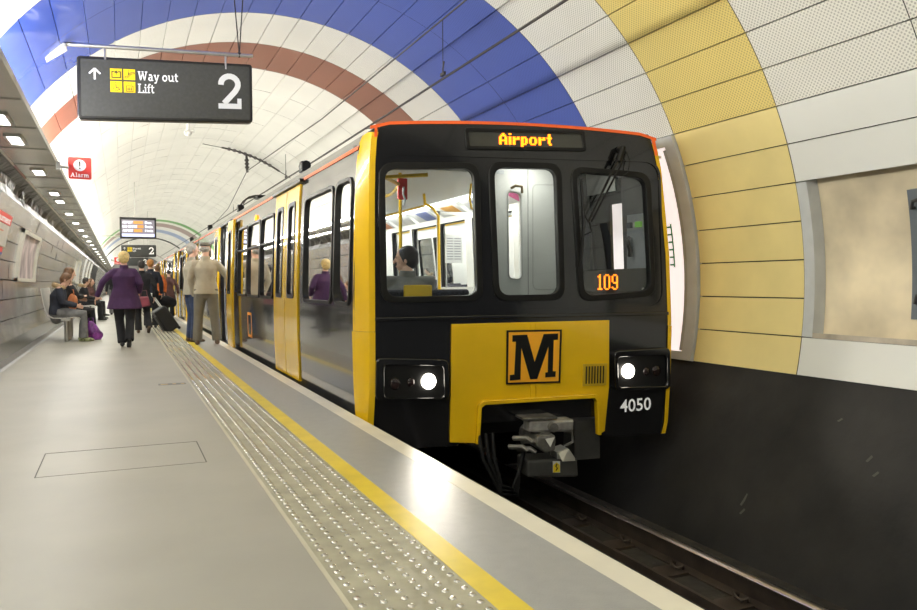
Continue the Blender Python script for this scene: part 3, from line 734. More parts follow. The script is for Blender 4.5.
# nose cap: roof edge between the front plate and the body, orange line along the front brow
mb = MB(); k = 12; vs = []
for i in range(k + 1):
    u = -.02 + 2.56 * i / k; z = topz(min(max(u, .05), 2.45)) - (.05 if i in (0, k) else 0)
    xb = XC - 1.25 + 2.50 * i / k; zb = 2.44 - .12 * (abs(i / k - .5) * 2) ** 2.4
    vs += [NV(u, .004, z), NV(u, -.03, z + .012), (xb, 6.25, zb)]
mb.add(vs, [(3 * i + j, 3 * i + j + 1, 3 * i + 4 + j, 3 * i + 3 + j) for i in range(k) for j in range(2)]); mb.build('nose_cap', rubber, c1, fix=False)
mb = MB(); us = [-.015 + 2.53 * i / 16 for i in range(17)]
def oz(u): return topz(u) - (0 if .06 < u < 2.44 else .03)
mb.add([NF(.008)(u, oz(u) + (.006 if j else -.020)) for u in us for j in (0, 1)], [(2 * i, 2 * i + 1, 2 * i + 3, 2 * i + 2) for i in range(16)])
mb.prism([(.022, 2.30), (.045, 2.30), (.040, 2.22), (.018, 2.22)], NF(.012), NF(.0)); mb.prism([(2.465, 2.32), (2.50, 2.30), (2.525, 2.16), (2.505, 2.16)], NF(.012), NF(0))
mb.build('brow_stripe', orange_paint, c1, fix=False, smooth=False)
# destination display
db = [(.785, 2.155), (1.84, 2.178), (1.822, 2.338), (.772, 2.318)]
dd = MB().ring(rrect(grow(db, .006), .02, 3), rrect(grow(db, -.022), .012, 3), NF(.02), NF(-.01)).build('destination_display', rubber, c1, bevel=.004)
MB().prism(grow(db, -.018), NF(.006), NF(.0)).build('display_glass', led_back, dd, smooth=False)
LED = {
 'A': ['..##..', '.####.', '##..##', '##..##', '######', '##..##', '##..##'],
 'i': ['##', '..', '##', '##', '##', '##', '##'],
 'r': ['.....', '.....', '##.##', '#####', '##...', '##...', '##...'],
 'p': ['.....', '.....', '####.', '##.##', '##.##', '##.##', '####.', '##...', '##...'],
 'o': ['......', '......', '.####.', '##..##', '##..##', '##..##', '.####.'],
 't': ['.##.', '.##.', '####', '.##.', '.##.', '.##.', '..##'],
 '1': ['.#.', '##.', '.#.', '.#.', '.#.', '.#.', '.#.', '.#.', '.#.', '###'],
 '0': ['.##.', '#..#', '#..#', '#..#', '#..#', '#..#', '#..#', '#..#', '#..#', '.##.'],
 '9': ['.##.', '#..#', '#..#', '#..#', '#..#', '.###', '...#', '...#', '#..#', '.##.'],
}
def led_text(text, name, parent, fm, u0, z0, px, pz, slope=0.):
    mb = MB(); u = u0
    for c in text:
        g = LED[c]
        for r, row in enumerate(g):
            for q, ch in enumerate(row):
                if ch == '#':
                    a = u + q * px; b = z0 - r * pz + slope * (a - u0)
                    mb.prism([(a + .04 * px, b - .96 * pz), (a + .96 * px, b - .96 * pz), (a + .96 * px, b - .04 * pz), (a + .04 * px, b - .04 * pz)], fm(.003), fm(0))
        u += (len(g[0]) + 1) * px
    return mb.build(name, amber_m, parent, smooth=False, fix=False)
led_text('Airport', 'amber_lettering', dd, lambda d: NF(.007 + d), 1.062, 2.296, .47 / 39, .0135, .018)
# yellow apron
pan = [(.642, .712), (2.054, .720), (2.050, .134), (2.010, -.245), (1.955, -.275), (1.945, .02), (1.905, .065), (.905, .052), (.872, .03), (.862, -.285), (.620, -.265)]
ap = MB().prism(pan, NF(.03), NF(.001)).build('yellow_apron', yellow_paint, c1, smooth=False, bevel=.004)
lip = [(.835, -.285), (.865, -.285), (.885, .015), (.915, .038), (1.895, .052), (1.92, .02), (1.932, -.27), (1.962, -.27), (1.952, .035), (1.915, .085), (.90, .072), (.855, .035)]
MB().prism(lip, NF(.07), NF(.0)).build('apron_lip', yellow_paint, ap, smooth=False, bevel=.005)
for (a, b) in ((1.322, 1.365), (1.372, 1.415)):
    MB().prism([(a, .712), (b, .714), (b, .07), (a, .07)], NF(.038), NF(.03)).build('centre_rib', yellow_paint, ap, smooth=False)
# M emblem
Q = [(1.104, .197), (1.590, .194), (1.606, .649), (1.112, .652)]
def mm(a, b): 
    a0 = Vector(Q[0]).lerp(Vector(Q[1]), a); a1 = Vector(Q[3]).lerp(Vector(Q[2]), a); p = a0.lerp(a1, b); return (p.x, p.y)
em = MB().prism([mm(0, 0), mm(1, 0), mm(1, 1), mm(0, 1)], NF(.042), NF(.036)).build('metro_emblem', rubber, ap, smooth=False)
MB().prism([mm(.035, .035), mm(.965, .035), mm(.965, .965), mm(.035, .965)], NF(.044), NF(.040)).build('emblem_field', M('emblem_orange', (.95, .44, .02), rough=.35, var=.03), em, smooth=False)
ML = [(78, 75), (152, 73), (193, 213), (236, 72), (310, 70), (310, 102), (288, 103), (288, 262), (304, 263), (303, 291), (250, 293), (250, 268), (262, 266), (262, 135), (208, 299), (172, 300), (124, 140), (122, 270), (122, 300), (68, 303), (68, 275), (90, 273), (96, 108), (78, 108)]
MB().prism([mm((x - 50) / 280, 1 - (y - 50) / 273) for x, y in ML], NF(.047), NF(.044)).build('emblem_letter', rubber, em, smooth=False)
# grille
gr = MB().prism([(1.80, .155), (2.02, .155), (2.03, .345), (1.805, .345)], NF(.036), NF(.03)).build('grille', M('grille_yellow', (.55, .36, .01), rough=.4), ap, smooth=False)
mb = MB()
for i in range(7):
    a = 1.825 + .0265 * i; mb.prism([(a, .175), (a + .012, .175), (a + .016, .325), (a + .004, .325)], NF(.039), NF(.036))
mb.build('grille_slot', rubber, gr, smooth=False)
# headlamp housings
for (q, lampc, inner, other) in (([(-.0, .115), (.618, .095), (.606, .425), (.01, .455)], (.445, .247), [(.075, .13), (.57, .112), (.565, .375), (.075, .395)], [(.17, .235), (.30, .245)]),
                          ([(2.10, .105), (2.632, .100), (2.628, .468), (2.085, .452)], (2.236, .268), [(2.13, .135), (2.60, .128), (2.60, .40), (2.12, .40)], [(2.42, .26), (2.52, .262)])):
    hz = MB().ring(rrect(q, .05, 4), rrect(inner, .04, 4), NF(.06), NF(0)).build('headlamp_housing', black_paint, c1, bevel=.008)
    MB().prism(rrect(inner, .04, 4), NF(.012), NF(.002)).build('lamp_backplate', rubber, hz)
    MB().ell(NV(lampc[0], .022, lampc[1]), (.064, .03, .064), 20, 10).build('headlamp', lamp_m, hz)
    for (a, b) in other: MB().ell(NV(a, .012, b), (.048 if a in (.17, 2.52) else .033, .015, .05 if a in (.17, 2.52) else .04), 16, 8).build('unlit_lamp', dark_lens, hz)
font_mesh('4050', 'unit_number', white_letter, c1, lambda u, v: NF(.004)(2.168 + u, -.093 + v + .04 * u), size=.155, width=.30, bold=.012)
# skirt below the lamps either side of the recess, and dark recess box
MB().prism([(.70, -.12), (1.98, -.12), (1.98, .10), (.70, .10)], NF(-.25), NF(-.30)).build('coupler_recess', M('recess_black', (.006, .006, .006), rough=.8), c1, smooth=False)
# wiper
wp = MB(); wp.tube([NV(2.15, .09, 2.19), NV(2.10, .10, 2.10), NV(1.83, .08, 1.56)], .011, 8); wp.build('wiper', rubber, c1)
W_ = bpy.data.objects['wiper']
MB().tube([NV(2.19, .07, 2.17), NV(2.13, .09, 2.05), NV(1.86, .08, 1.56)], .009, 8).build('wiper_rod', rubber, W_)
MB().tube([NV(2.15, .02, 2.20), NV(2.15, .09, 2.20), NV(2.105, .10, 2.08)], .026, 8).build('wiper_arm_root', rubber, W_)
MB().tube([NV(1.782, .05, 1.93), NV(1.80, .06, 1.55), NV(1.778, .05, 1.18)], [(.008, .012), (.014, .02), (.008, .012)], 8).build('wiper_blade', rubber, W_)
MB().tube([NV(1.80, .07, 1.62), NV(1.84, .09, 1.55), NV(1.86, .08, 1.48), NV(1.80, .06, 1.45)], .007, 6).build('wiper_link', rubber, W_)
MB().tube([NV(2.20, .05, 2.18), NV(2.235, .05, 2.10), NV(2.22, .05, 2.0), NV(2.17, .05, 1.97)], .004, 5).build('washer_hose', rubber, W_)
# 109 display and desk inside the right windscreen
dk = MB().prism([(1.80, .90), (2.50, .94), (2.48, 1.175), (1.81, 1.150)], NF(-.075), NF(-.12)).build('cab_desk', M('cab_desk_grey', (.07, .065, .055), rough=.4), c1, smooth=False)
led_text('109', 'running_number', dk, lambda d: NF(-.074 + d), 1.99, 1.118, .195 / 13, .0136)
MB().ell(NV(2.43, -.07, .985), (.016, .01, .016), 10, 6).build('desk_button', interior_white, dk)
# cab partition, door and back wall
cb = MB(); cb.box(0, 0, 0, 0, 0, 0); cb = MB()
slot = rrect([(1.315, 1.09), (1.435, 1.085), (1.43, 1.86), (1.31, 1.875)], .045, 4)
plate_with_holes(cb, [(1.10, 0), (1.86, 0), (1.86, 2.15), (1.10, 2.15)], [slot], NF(-.50), NF(-.54))
pt_ = cb.build('cab_partition', interior_white, c1, smooth=False)
MB().ring(rrect([(1.305, 1.08), (1.445, 1.075), (1.44, 1.87), (1.30, 1.885)], .05, 4), slot, NF(-.49), NF(-.505)).build('slot_frame', M('slot_rim', (.5, .5, .47), rough=.4), pt_)
MB().prism([(1.497, 0), (1.502, 0), (1.502, 2.15), (1.497, 2.15)], NF(-.495), NF(-.50)).build('door_seam', interior_grey, pt_, smooth=False)
MB().ring(rrect([(1.54, .98), (1.80, .98), (1.80, 1.95), (1.54, 1.95)], .06, 4), rrect([(1.55, .99), (1.79, .99), (1.79, 1.94), (1.55, 1.94)], .055, 4), NF(-.496), NF(-.502)).build('panel_moulding', M('moulding', (.55, .55, .52), rough=.4), pt_)
MB().tube([NV(1.33, -.47, 1.90), NV(1.36, -.44, 1.92), NV(1.42, -.44, 1.915), NV(1.43, -.46, 1.86)], .013, 8).build('door_hook', M('bronze_hook', (.20, .15, .08), rough=.35, metal=.6), pt_)
MB().prism([(1.20, 2.03), (1.27, 2.03), (1.27, 2.06), (1.20, 2.06)], NF(-.493), NF(-.50)).build('door_label', frame_grey, pt_, smooth=False)
# cab rear wall beyond, side wall of the cab corridor
MB().prism([(1.86, 0), (2.42, 0), (2.40, 2.15), (1.86, 2.15)], NF(-1.15), NF(-1.2)).build('cab_rear_wall', cab_dark, c1, smooth=False)
mb = MB(); mb.add([NV(1.86, -.5, 0), NV(1.86, -1.2, 0), NV(1.86, -1.2, 2.15), NV(1.86, -.5, 2.15)], [(0, 1, 2, 3)]); mb.build('cab_side_wall', cab_dark, c1, fix=False)
mb = MB(); mb.add([NV(2.585, -.055, .0), NV(2.585, -.055, 1.2), NV(2.47, -.055, 2.3), (4.385, 6.24, 2.3), (4.43, 6.24, 1.2), (4.44, 6.24, 0)], [(0, 1, 4, 5), (1, 2, 3, 4)]); mb.add([NV(.02, -.055, .0), NV(.04, -.055, 2.2), (1.80, 6.35, 2.2), (1.80, 6.35, 0)], [(0, 1, 2, 3)]); mb.build('corner_lining', cab_dark, c1, fix=False)
mb = MB(); mb.prism([(1.10, 2.15), (2.60, 2.15), (2.60, 2.17), (1.10, 2.17)], NF(-.06), NF(-1.2)); mb.build('cab_ceiling', interior_white, c1, smooth=False)
mb = MB(); mb.add([(4.40, 5.80, 1.13), (4.40, 6.15, 1.13), (4.40, 6.15, 1.68), (4.40, 5.80, 1.68)], [(0, 1, 2, 3)]); eq = mb.build('cab_equipment_panel', M('equipment_pale', (.38, .40, .42), rough=.4), c1, fix=False)
MB().cbox((4.385, 5.95, 1.58), (.03, .07, .05)).build('indicator', M('green_indicator', (.12, .30, .06), emis=.3, ecol=(.25, .6, .1)), eq)
MB().cbox((4.385, 6.09, 1.58), (.03, .06, .05)).build('control_box', M('blue_grey_box', (.06, .08, .12), rough=.4), eq)
MB().tube([(4.37, 6.06, 1.47), (4.35, 6.07, 1.43), (4.36, 6.04, 1.34), (4.37, 6.06, 1.29)], .022, 8).build('handset', rubber, eq)

# saloon fittings seen through the windscreen
def pole(name, pts, r=.018): return MB().tube(pts, r, 8).build(name, pole_yellow, c1)
pole('grab_pole', [(2.575, 7.4, .0), (2.575, 7.4, 2.15)])
pole('grab_pole', [(3.64, 9.0, .9), (3.63, 9.0, 1.88), (3.55, 9.0, 1.98), (3.45, 9.0, 2.03), (3.44, 9.0, 2.15)])
pole('grab_pole', [(3.58, 7.9, 2.15), (3.56, 7.9, 1.98), (3.58, 7.9, 1.88), (3.66, 7.9, 1.83)], .014)
pole('grab_rail', [(2.25, 6.9, 2.03), (2.575, 7.4, 2.03), (2.75, 8.2, 2.03), (2.75, 12, 2.03)])
pole('grab_rail', [(2.25, 6.9, 2.03), (2.62, 6.75, 2.05)])
pole('grab_rail', [(3.44, 9.0, 2.0), (3.44, 19, 2.0)], .016)
al = MB().box(2.53, 2.63, 7.33, 7.37, 1.88, 2.09).build('emergency_unit', M('red_unit', (.62, .05, .04), rough=.35), c1, bevel=.01)
MB().tube([(2.58, 7.31, 2.0), (2.57, 7.30, 1.93), (2.59, 7.30, 1.88), (2.58, 7.31, 1.82)], .011, 8).build('unit_handle', frame_grey, al)
for (x, y) in ((3.2, 10.2), (2.75, 8.8), (3.44, 12.0), (3.44, 10.9)):
    MB().tube([(x, y, 2.02), (x, y, 1.86)] + [(x, y + .05 * sin(a), 1.80 - .06 * cos(a) + .0) for a in [i * pi / 4 for i in range(4, 13)]], .009, 6).build('hanging_strap', rubber, c1)
# glazed draught screen with notice
sc_ = MB().box(3.62, 4.40, 9.02, 9.04, .95, 1.0).box(3.62, 4.40, 9.02, 9.04, 1.90, 1.94).box(4.36, 4.40, 9.02, 9.04, .0, 1.94).box(3.62, 3.66, 9.02, 9.04, 0, 1.94).box(3.62, 4.4, 9.02, 9.04, 0, .95).build('draught_screen', interior_white, c1)
nt_ = MB().box(3.72, 3.95, 9.0, 9.012, 1.30, 1.66).build('notice_sheet', M('paper_white', (.8, .8, .78), rough=.7), sc_)
mb = MB()
for i in range(9):
    z = 1.60 - .032 * i
    mb.box(3.74, 3.825, 8.997, 9.0, z, z + .012); mb.box(3.84, 3.93, 8.997, 9.0, z, z + .012)
mb.build('notice_lines', M('grey_print', (.35, .35, .36), rough=.7), nt_)
# advert strips above the saloon windows
cols = [(.75, .12, .35), (.12, .16, .45), (.8, .42, .1), (.25, .3, .6), (.85, .83, .8), (.7, .3, .15), (.3, .3, .35)]
for i in range(12):
    y = 7.6 + i * 1.0; c = cols[i % 7]
    cd = MB().add([(4.30, y, 1.99), (4.30, y + .85, 1.99), (4.10, y + .85, 2.13), (4.10, y, 2.13)], [(0, 1, 2, 3)]).build('advert_card', M('card_%s' % 'abcdefg'[i % 7], (.75, .75, .74), rough=.5), c1, fix=False)
    MB().add([(4.296, y + .1, 1.99), (4.296, y + .5, 1.99), (4.13, y + .6, 2.10), (4.13, y + .15, 2.10)], [(0, 1, 2, 3)]).build('advert_print', M('print_%s' % 'abcdefg'[i % 7], c, rough=.5), cd, fix=False)
# seats
def seat(x0, x1, y, face, grab=False):
    st_ = MB().box(x0, x1, y - .21, y + .21, .38, .48).build('seat', moquette, c1, bevel=.03)
    MB().prism([(y - face * .20, .45), (y - face * .27, .98), (y - face * .22, 1.0), (y - face * .13, .45)], lambda a, b: (x0, a, b), lambda a, b: (x1, a, b)).build('seat_back', moquette, st_, smooth=False, bevel=.015)
    MB().box(x0 + .1, x1 - .1, y - .16, y + .16, 0, .38).build('seat_pedestal', interior_grey, st_)
    if grab: MB().tube([((x0 + x1) / 2 - .12, y - face * .26, .93), ((x0 + x1) / 2 - .11, y - face * .26, 1.03), ((x0 + x1) / 2 + .11, y - face * .26, 1.03), ((x0 + x1) / 2 + .12, y - face * .26, .93)], (.022), 8, round_caps=True).build('seat_grab_handle', pole_yellow, st_)
    return st_
seat(1.92, 2.84, 6.58, 1)
MB().box(2.215, 2.475, 6.285, 6.31, .90, 1.035).build('seat_grab_handle', pole_yellow, c1, bevel=.02)
for y in (10.6, 11.6, 12.6, 16.9, 17.9):
    seat(3.55, 4.40, y, 1); seat(1.90, 2.65, y, -1)
seat(1.9, 2.65, 7.9, -1)
# coupler
cp_ = MB().prism([(1.255, -.19), (1.655, -.205), (1.662, -.10), (1.26, -.092)], NF(.18), NF(.02)).build('coupler', coupler_light, c1, smooth=False, bevel=.02)
def cbx(u0, u1, z0, z1, d0, d1, nm, m, bev=.012): return MB().prism([(u0, z0), (u1, z0), (u1, z1), (u0, z1)], NF(d1), NF(d0)).build(nm, m, cp_, smooth=False, bevel=bev)
cbx(1.20, 1.50, -.085, -.065, -.1, .2, 'top_plate', coupler_m, .003)
MB().tube([NV(1.455, .16, -.15), NV(1.455, .24, -.15)], .038, 14).build('pin', coupler_m, cp_)
MB().tube([NV(1.40, -.25, -.27), NV(1.40, .2, -.27)], .085, 12).build('drawbar', coupler_m, cp_)
MB().prism([(1.30, -.21), (1.47, -.21), (1.47, -.34), (1.38, -.36), (1.30, -.30)], NF(.24), NF(.05)).build('coupling_head', coupler_m, cp_, smooth=False, bevel=.02)
MB().add([NV(1.37, .25, -.235), NV(1.455, .25, -.225), NV(1.405, .28, -.30), NV(1.41, .24, -.235)], [(0, 1, 2), (0, 2, 3), (1, 3, 2)]).build('latch_tip', M('worn_bright', (.55, .55, .52), rough=.4, metal=.4), cp_, smooth=False)
MB().add([NV(1.50, .22, -.365), NV(1.51, .28, -.425), NV(1.66, .20, -.445), NV(1.65, .20, -.41), NV(1.60, .2, -.34)], [(0, 1, 2, 3, 4)]).prism([(1.50, -.365), (1.51, -.425), (1.66, -.445), (1.65, -.41), (1.60, -.34)], NF(.18), NF(.02)).build('guide_horn', M('worn_bright', (.55, .55, .52), rough=.4), cp_, smooth=False, fix=False)
MB().tube([NV(1.60, .1, -.34), NV(1.67, .12, -.30), NV(1.66, .12, -.22), NV(1.60, .1, -.21)], .014, 8).build('hook', coupler_m, cp_)
for (u, z) in ((1.17, -.24), (1.20, -.33), (1.13, -.31), (1.24, -.27)):
    MB().tube([NV(u - .03, .12, z), NV(u + .06, .20, z + .01), NV(u + .10, .22, z - .02)], .022, 8).build('air_cock', coupler_m, cp_)
MB().prism([(1.24, -.565), (1.70, -.59), (1.69, -.43), (1.24, -.42)], NF(.18), NF(-.1)).build('electrical_box', M('box_black', (.05, .05, .046), rough=.5, var=.2), cp_, smooth=False, bevel=.02)
wl_ = MB().prism([(1.465, -.535), (1.53, -.54), (1.53, -.445), (1.465, -.44)], NF(.183), NF(.17)).build('warning_label', M('label_white', (.7, .7, .66), rough=.5), cp_, smooth=False)
MB().prism([(1.467, -.535), (1.527, -.535), (1.527, -.475), (1.497, -.45), (1.467, -.475)], NF(.185), NF(.18)).build('warning_triangle', M('label_yellow', (.8, .6, .02), rough=.5), cp_, smooth=False)
MB().tube([NV(1.49, .187, -.52), NV(1.505, .187, -.50), NV(1.49, .187, -.485), NV(1.5, .187, -.465)], .005, 5).build('warning_bolt', rubber, cp_)
for k in range(3):
    MB().tube([NV(.98 - .06 * k, .05, -.20), NV(.98 - .05 * k, .10, -.40), NV(1.03, .12, -.62 - .04 * k), NV(1.13 + .02 * k, .12, -.66 - .03 * k), NV(1.19, .12, -.52), NV(1.24, .1, -.36)], .018, 8).build('brake_hose', rubber, cp_)
mb = MB(); mb.prism([(1.76, -.5), (2.0, -.5), (2.0, -.15), (1.76, -.15)], NF(-.05), NF(-.3)); mb.build('side_bracket', M('box_black', (.03, .03, .03)), cp_, smooth=False)
# pantograph
pg = MB().box(2.5, 3.4, 17.6, 18.6, 2.42, 2.47).build('pantograph', rubber, c1)
for dy in (0, .35):
    MB().tube([(2.47, 17.5 + dy, 2.80), (2.52, 17.5 + dy, 2.88), (2.60, 17.5 + dy, 2.95), (2.74, 17.5 + dy, 2.99), (3.1, 17.5 + dy, 2.995), (3.3, 17.5 + dy, 2.95), (3.42, 17.5 + dy, 2.83)], .017, 8).build('collector_bow', cable_m, pg)
MB().box(2.78, 3.10, 17.45, 17.9, 2.94, 2.98).build('carbon_strip', rubber, pg)
MB().tube([(2.95, 17.7, 2.94), (2.95, 18.9, 2.72), (2.95, 17.9, 2.46)], .025, 8).build('arm', cable_m, pg)

# ------------------------------------------------------------------ hanging signs
def sign_map(x0, y, ztop, roll, off):
    c, s_ = cos(roll), sin(roll)
    return lambda u, v: (x0 + u * c, y - off, ztop + u * s_ - v * c)   # v measured down from the top edge
def picto(f, n, x, z, w):
    mb = MB()
    def ln(pts, t=.10):
        strokes(mb, [(pts, t)], lambda a, b: f(x + a * w, z + (1 - b) * w), 1, 1, 0, 0)
    if n == 0: ln([(.36, .72), (.15, .72), (.15, .2), (.85, .2), (.85, .72), (.64, .72)]); ln([(.5, .45), (.5, .78)], .07); ln([(.38, .62), (.5, .78), (.62, .62)])
    if n == 1: ln([(.12, .2), (.32, .2), (.68, .58), (.9, .58), (.9, .7), (.62, .7), (.3, .34), (.12, .34), (.12, .2)], .055); ln([(.42, .5), (.42, .72)], .09); ln([(.42, .8), (.42, .88)], .08)
    if n == 2: ln([(.45, .82), (.45, .90)], .09); ln([(.46, .75), (.48, .42), (.68, .42), (.78, .2)], .07); ln(arc(.48, .34, .22, .2, 140, 350, 10), .045)
    if n == 3: ln([(.22, .12), (.78, .12), (.78, .62), (.22, .62), (.22, .12)], .055); 
    if n == 3:
        for q in (.36, .5, .64): ln([(q, .2), (q, .42)], .08); ln([(q, .46), (q, .52)], .06)
        ln([(.3, .76), (.42, .82)], .05); ln([(.6, .82), (.72, .76)], .05)
    return mb
def way_sign(x0, y, ztop, W_, H_, roll, label, full=True, two=True):
    t = thing('hanging_sign', label, 'sign', (x0 + W_ / 2, y, ztop - H_ / 2))
    f = lambda off: sign_map(x0, y, ztop, roll, off)
    def pr(c, d1, d0, r=.03):
        return MB().prism(rrect(c, r, 4), f(d1), f(d0))
    pr(quad(0, W_, 0, H_), 0, -.12, .035).build('sign_case', sign_rim, t, bevel=.012)
    pr(quad(.035, W_ - .03, .03, H_ - .03), .006, -.01, .015).build('sign_face', sign_face, t)
    F = f(.009); k = W_ / 1.58
    if full:
        ar = MB(); strokes(ar, [([(.5, .0), (.5, .95)], .15), ([(.05, .5), (.5, .97)], .15), ([(.95, .5), (.5, .97)], .15)], lambda a, b: F(.098 * k + a * .105 * k, .215 * k - b * .105 * k), 1, 1, 0, 0); ar.build('arrow', white_letter, t, smooth=False, fix=False)
        for n, (x, z) in enumerate(((.281, .107), (.396, .107), (.281, .224), (.396, .224))):
            pk = pr(quad(x * k, (x + .101) * k, z * k, (z + .101) * k), .008, .0, .002).build('pictogram', sign_yellow, t)
            m_ = picto(f(.0095), n, x * k, z * k, (.104) * k); m_.build('pictogram_symbol', picto_dark, pk, smooth=False, fix=False)
        slab_text('Way out', 'sign_lettering', white_letter, t, lambda u, v: F(u, v), .520 * k, .208 * k, -.086 * k, .362 * k)
        slab_text('Lift', 'sign_lettering', white_letter, t, lambda u, v: F(u, v), .520 * k, .325 * k, -.086 * k, .146 * k)
    if two:
        slab_text('2', 'sign_numeral', silver_letter if y < 10 else white_letter, t, lambda u, v: F(u, v), 1.238 * k, .450 * k, -.343 * k, .250 * k)
    return t
YS = 8.55
kk = YS / 9.0
ms = way_sign(-.362, YS, 3.300, 1.685, .618, radians(3.0), 'large black hanging sign reading Way out, Lift and 2, nearest the camera')
# hanging tube, wall plate, hangers
MB().tube([(-.52, YS, 3.395), (1.33, YS, 3.475)], .020, 12).build('support_tube', galv, ms)
for x in (-.105, 1.05): MB().tube([(x, YS, 3.28 + (x + .35) * .02), (x, YS, 3.42 + x * .04)], .010, 8).build('hanger_rod', galv, ms)
MB().prism([(-.50, 3.43), (-.44, 3.36), (-.66, 3.20), (-.69, 3.20), (-.55, 3.40)], lambda a, b: (a, YS - .10, b), lambda a, b: (a - .0, YS + .10, b)).build('wall_plate', M('pale_plate', (.62, .62, .60), rough=.4, metal=.3), ms, bevel=.012)
for dx in (-.055, .055): MB().tube([(1.19, YS, 3.47), (1.19 + dx, YS, CZ + sqrt(RT ** 2 - (1.19 - CX) ** 2))], .006, 6).build('hanging_wire', cable_m, ms)
MB().ell((1.19, YS, 3.475), (.022, .022, .03), 8, 6).build('wire_clamp', cable_m, ms)
way_sign(.037, 36, 2.736 + .0, 1.385, .505, radians(.6), 'far black hanging sign with yellow pictograms and a 2, below the departures screen')
s3 = way_sign(.30, 54, 2.76, 1.34, .50, radians(.6), 'furthest hanging sign, black with a white 2 and an arrow, above the walkers', full=False)
for (t_, x, y) in ((bpy.data.objects['hanging_sign.001'], .35, 36), (bpy.data.objects['hanging_sign.001'], 1.1, 36), (s3, .6, 54), (s3, 1.4, 54)):
    MB().tube([(x, y, 2.74), (x, y, CZ + sqrt(RT ** 2 - (x - CX) ** 2))], .012, 6).build('hanger_rod', galv, t_)
# departures screen
t = thing('departures_screen', 'hanging departures screen with white and orange rows above the platform', 'screen', (.485, 24, 2.66))
X0, Y0, ZT, WW, HH = .0, 24., 2.96, .96, .60
MB().box(X0, X0 + WW, Y0, Y0 + .16, ZT - HH, ZT).build('screen_case', sign_rim, t, bevel=.012)
MB().box(X0 + .05, X0 + WW - .045, Y0 - .004, Y0, ZT - HH + .05, ZT - .07).build('screen_panel', M('screen_grey', (.16, .15, .17), rough=.3, emis=.35, ecol=(.4, .36, .42)), t)
scw = M('screen_white', (.85, .85, 1.), emis=1.0, ecol=(.85, .85, 1.)); sco = M('screen_orange', (.6, .25, .06), emis=.45, ecol=(.8, .33, .08))
for r, (a, b, o0, o1) in enumerate((('AIRPORT', 'Due', .36, .61), ('REG CENTRE', '5min', .46, .62), ('AIRPORT', '11min', .37, .59))):
    z = ZT - .175 - .115 * r
    font_mesh(a, 'screen_row', scw, t, lambda u, v, z=z: (X0 + .07 + u, Y0 - .006, z + v), size=.095, width=(.27, .38, .28)[r], bold=.03)
    font_mesh(b, 'screen_row', scw, t, lambda u, v, z=z: (X0 + .66 + u, Y0 - .006, z + v), size=.095, width=(.17, .20, .21)[r], bold=.03)
    MB().box(X0 + o0, X0 + o1, Y0 - .006, Y0 - .003, z - .01, z + .075).build('screen_block', sco, t)
MB().box(X0 + .055, X0 + WW - .05, Y0 - .007, Y0 - .003, ZT - HH + .055, ZT - HH + .135).build('ticker_bar', M('ticker_lilac', (.55, .6, .95), emis=.8, ecol=(.6, .66, 1.)), t)
MB().tube([(.40, 24.08, ZT), (.40, 24.08, CZ + sqrt(RT ** 2 - (.40 - CX) ** 2))], .014, 6).build('hanger_rod', galv, t)
# alarm signs
def alarm(x0, y, ztop, w, label, text=True):
    t = thing('alarm_sign', label, 'sign', (x0 + w / 2, y, ztop - w / 2))
    MB().prism(rrect(quad(x0, x0 + w, ztop - w * 1.02, ztop), w * .08, 4), lambda a, b: (a, y, b), lambda a, b: (a, y + .03, b)).build('sign_plate', red_sign, t)
    MB().prism([(x0 + w / 2 + w * .27 * cos(i * pi / 12), ztop - w * .38 + w * .27 * sin(i * pi / 12)) for i in range(24)], lambda a, b: (a, y - .004, b), lambda a, b: (a, y, b)).build('white_disc', white_letter, t)
    mb = MB(); mb.prism([(x0 + w * .465, ztop - w * .19), (x0 + w * .535, ztop - w * .19), (x0 + w * .52, ztop - w * .43), (x0 + w * .48, ztop - w * .43)], lambda a, b: (a, y - .007, b), lambda a, b: (a, y - .004, b))
    mb.prism([(x0 + w / 2 + w * .035 * cos(i * pi / 5), ztop - w * .52 + w * .035 * sin(i * pi / 5)) for i in range(10)], lambda a, b: (a, y - .007, b), lambda a, b: (a, y - .004, b))
    mb.build('exclamation_mark', picto_dark, t)
    if text: slab_text('Alarm', 'sign_lettering', white_letter, t, lambda u, v: (u, y - .005, v), x0 + w * .1, ztop - w * .93, w * .2, w * .8)
    MB().tube([(x0 + .01, y + .015, ztop - w * .5), (x0 - .09, y + .015, ztop - w * .45)], .02, 8).build('sign_arm', galv, t)
    MB().box(x0 - .125, x0 - .08, y - .02, y + .05, ztop - w * .62, ztop - w * .25).build('mount_plate', galv, t)
alarm(-.548, 10.3, 2.562, .250, 'red Alarm sign with white disc projecting beside the steel soffit')
alarm(-.22, 34, 2.15, .27, 'distant red alarm sign behind the head of the person in purple')

# ------------------------------------------------------------------ left wall fittings
def wallp(y, th, off=0.): return cyl(th, y, RT - off)
def wbar(mb, y0, y1, t0, t1, d0, d1): curved_bar(mb, t0, t1, y0, y1, RT - d1, RT - d0, 6)
t = thing('wall_poster', 'framed poster in a pale frame on the steel wall', 'poster', wallp(15, 171, .03))
a = MB()
for (y0, y1, t0, t1) in ((13.6, 13.85, 163.8, 178.4), (16.1, 16.4, 163.8, 178.4), (13.6, 16.4, 163.8, 164.9), (13.6, 16.4, 177.4, 178.4)): wbar(a, y0, y1, t0, t1, 0, .045)
a.build('frame', M('cream_frame', (.66, .64, .56), rough=.4), t)
a = MB(); wbar(a, 13.85, 16.1, 164.9, 177.4, 0, .015); a.build('poster_sheet', M('faded_poster', (.50, .42, .42), rough=.5, var=.35, vs=2.5), t)
t = thing('wall_poster', 'second framed poster further along the steel wall behind the far bench', 'poster', wallp(31, 171, .03))
a = MB()
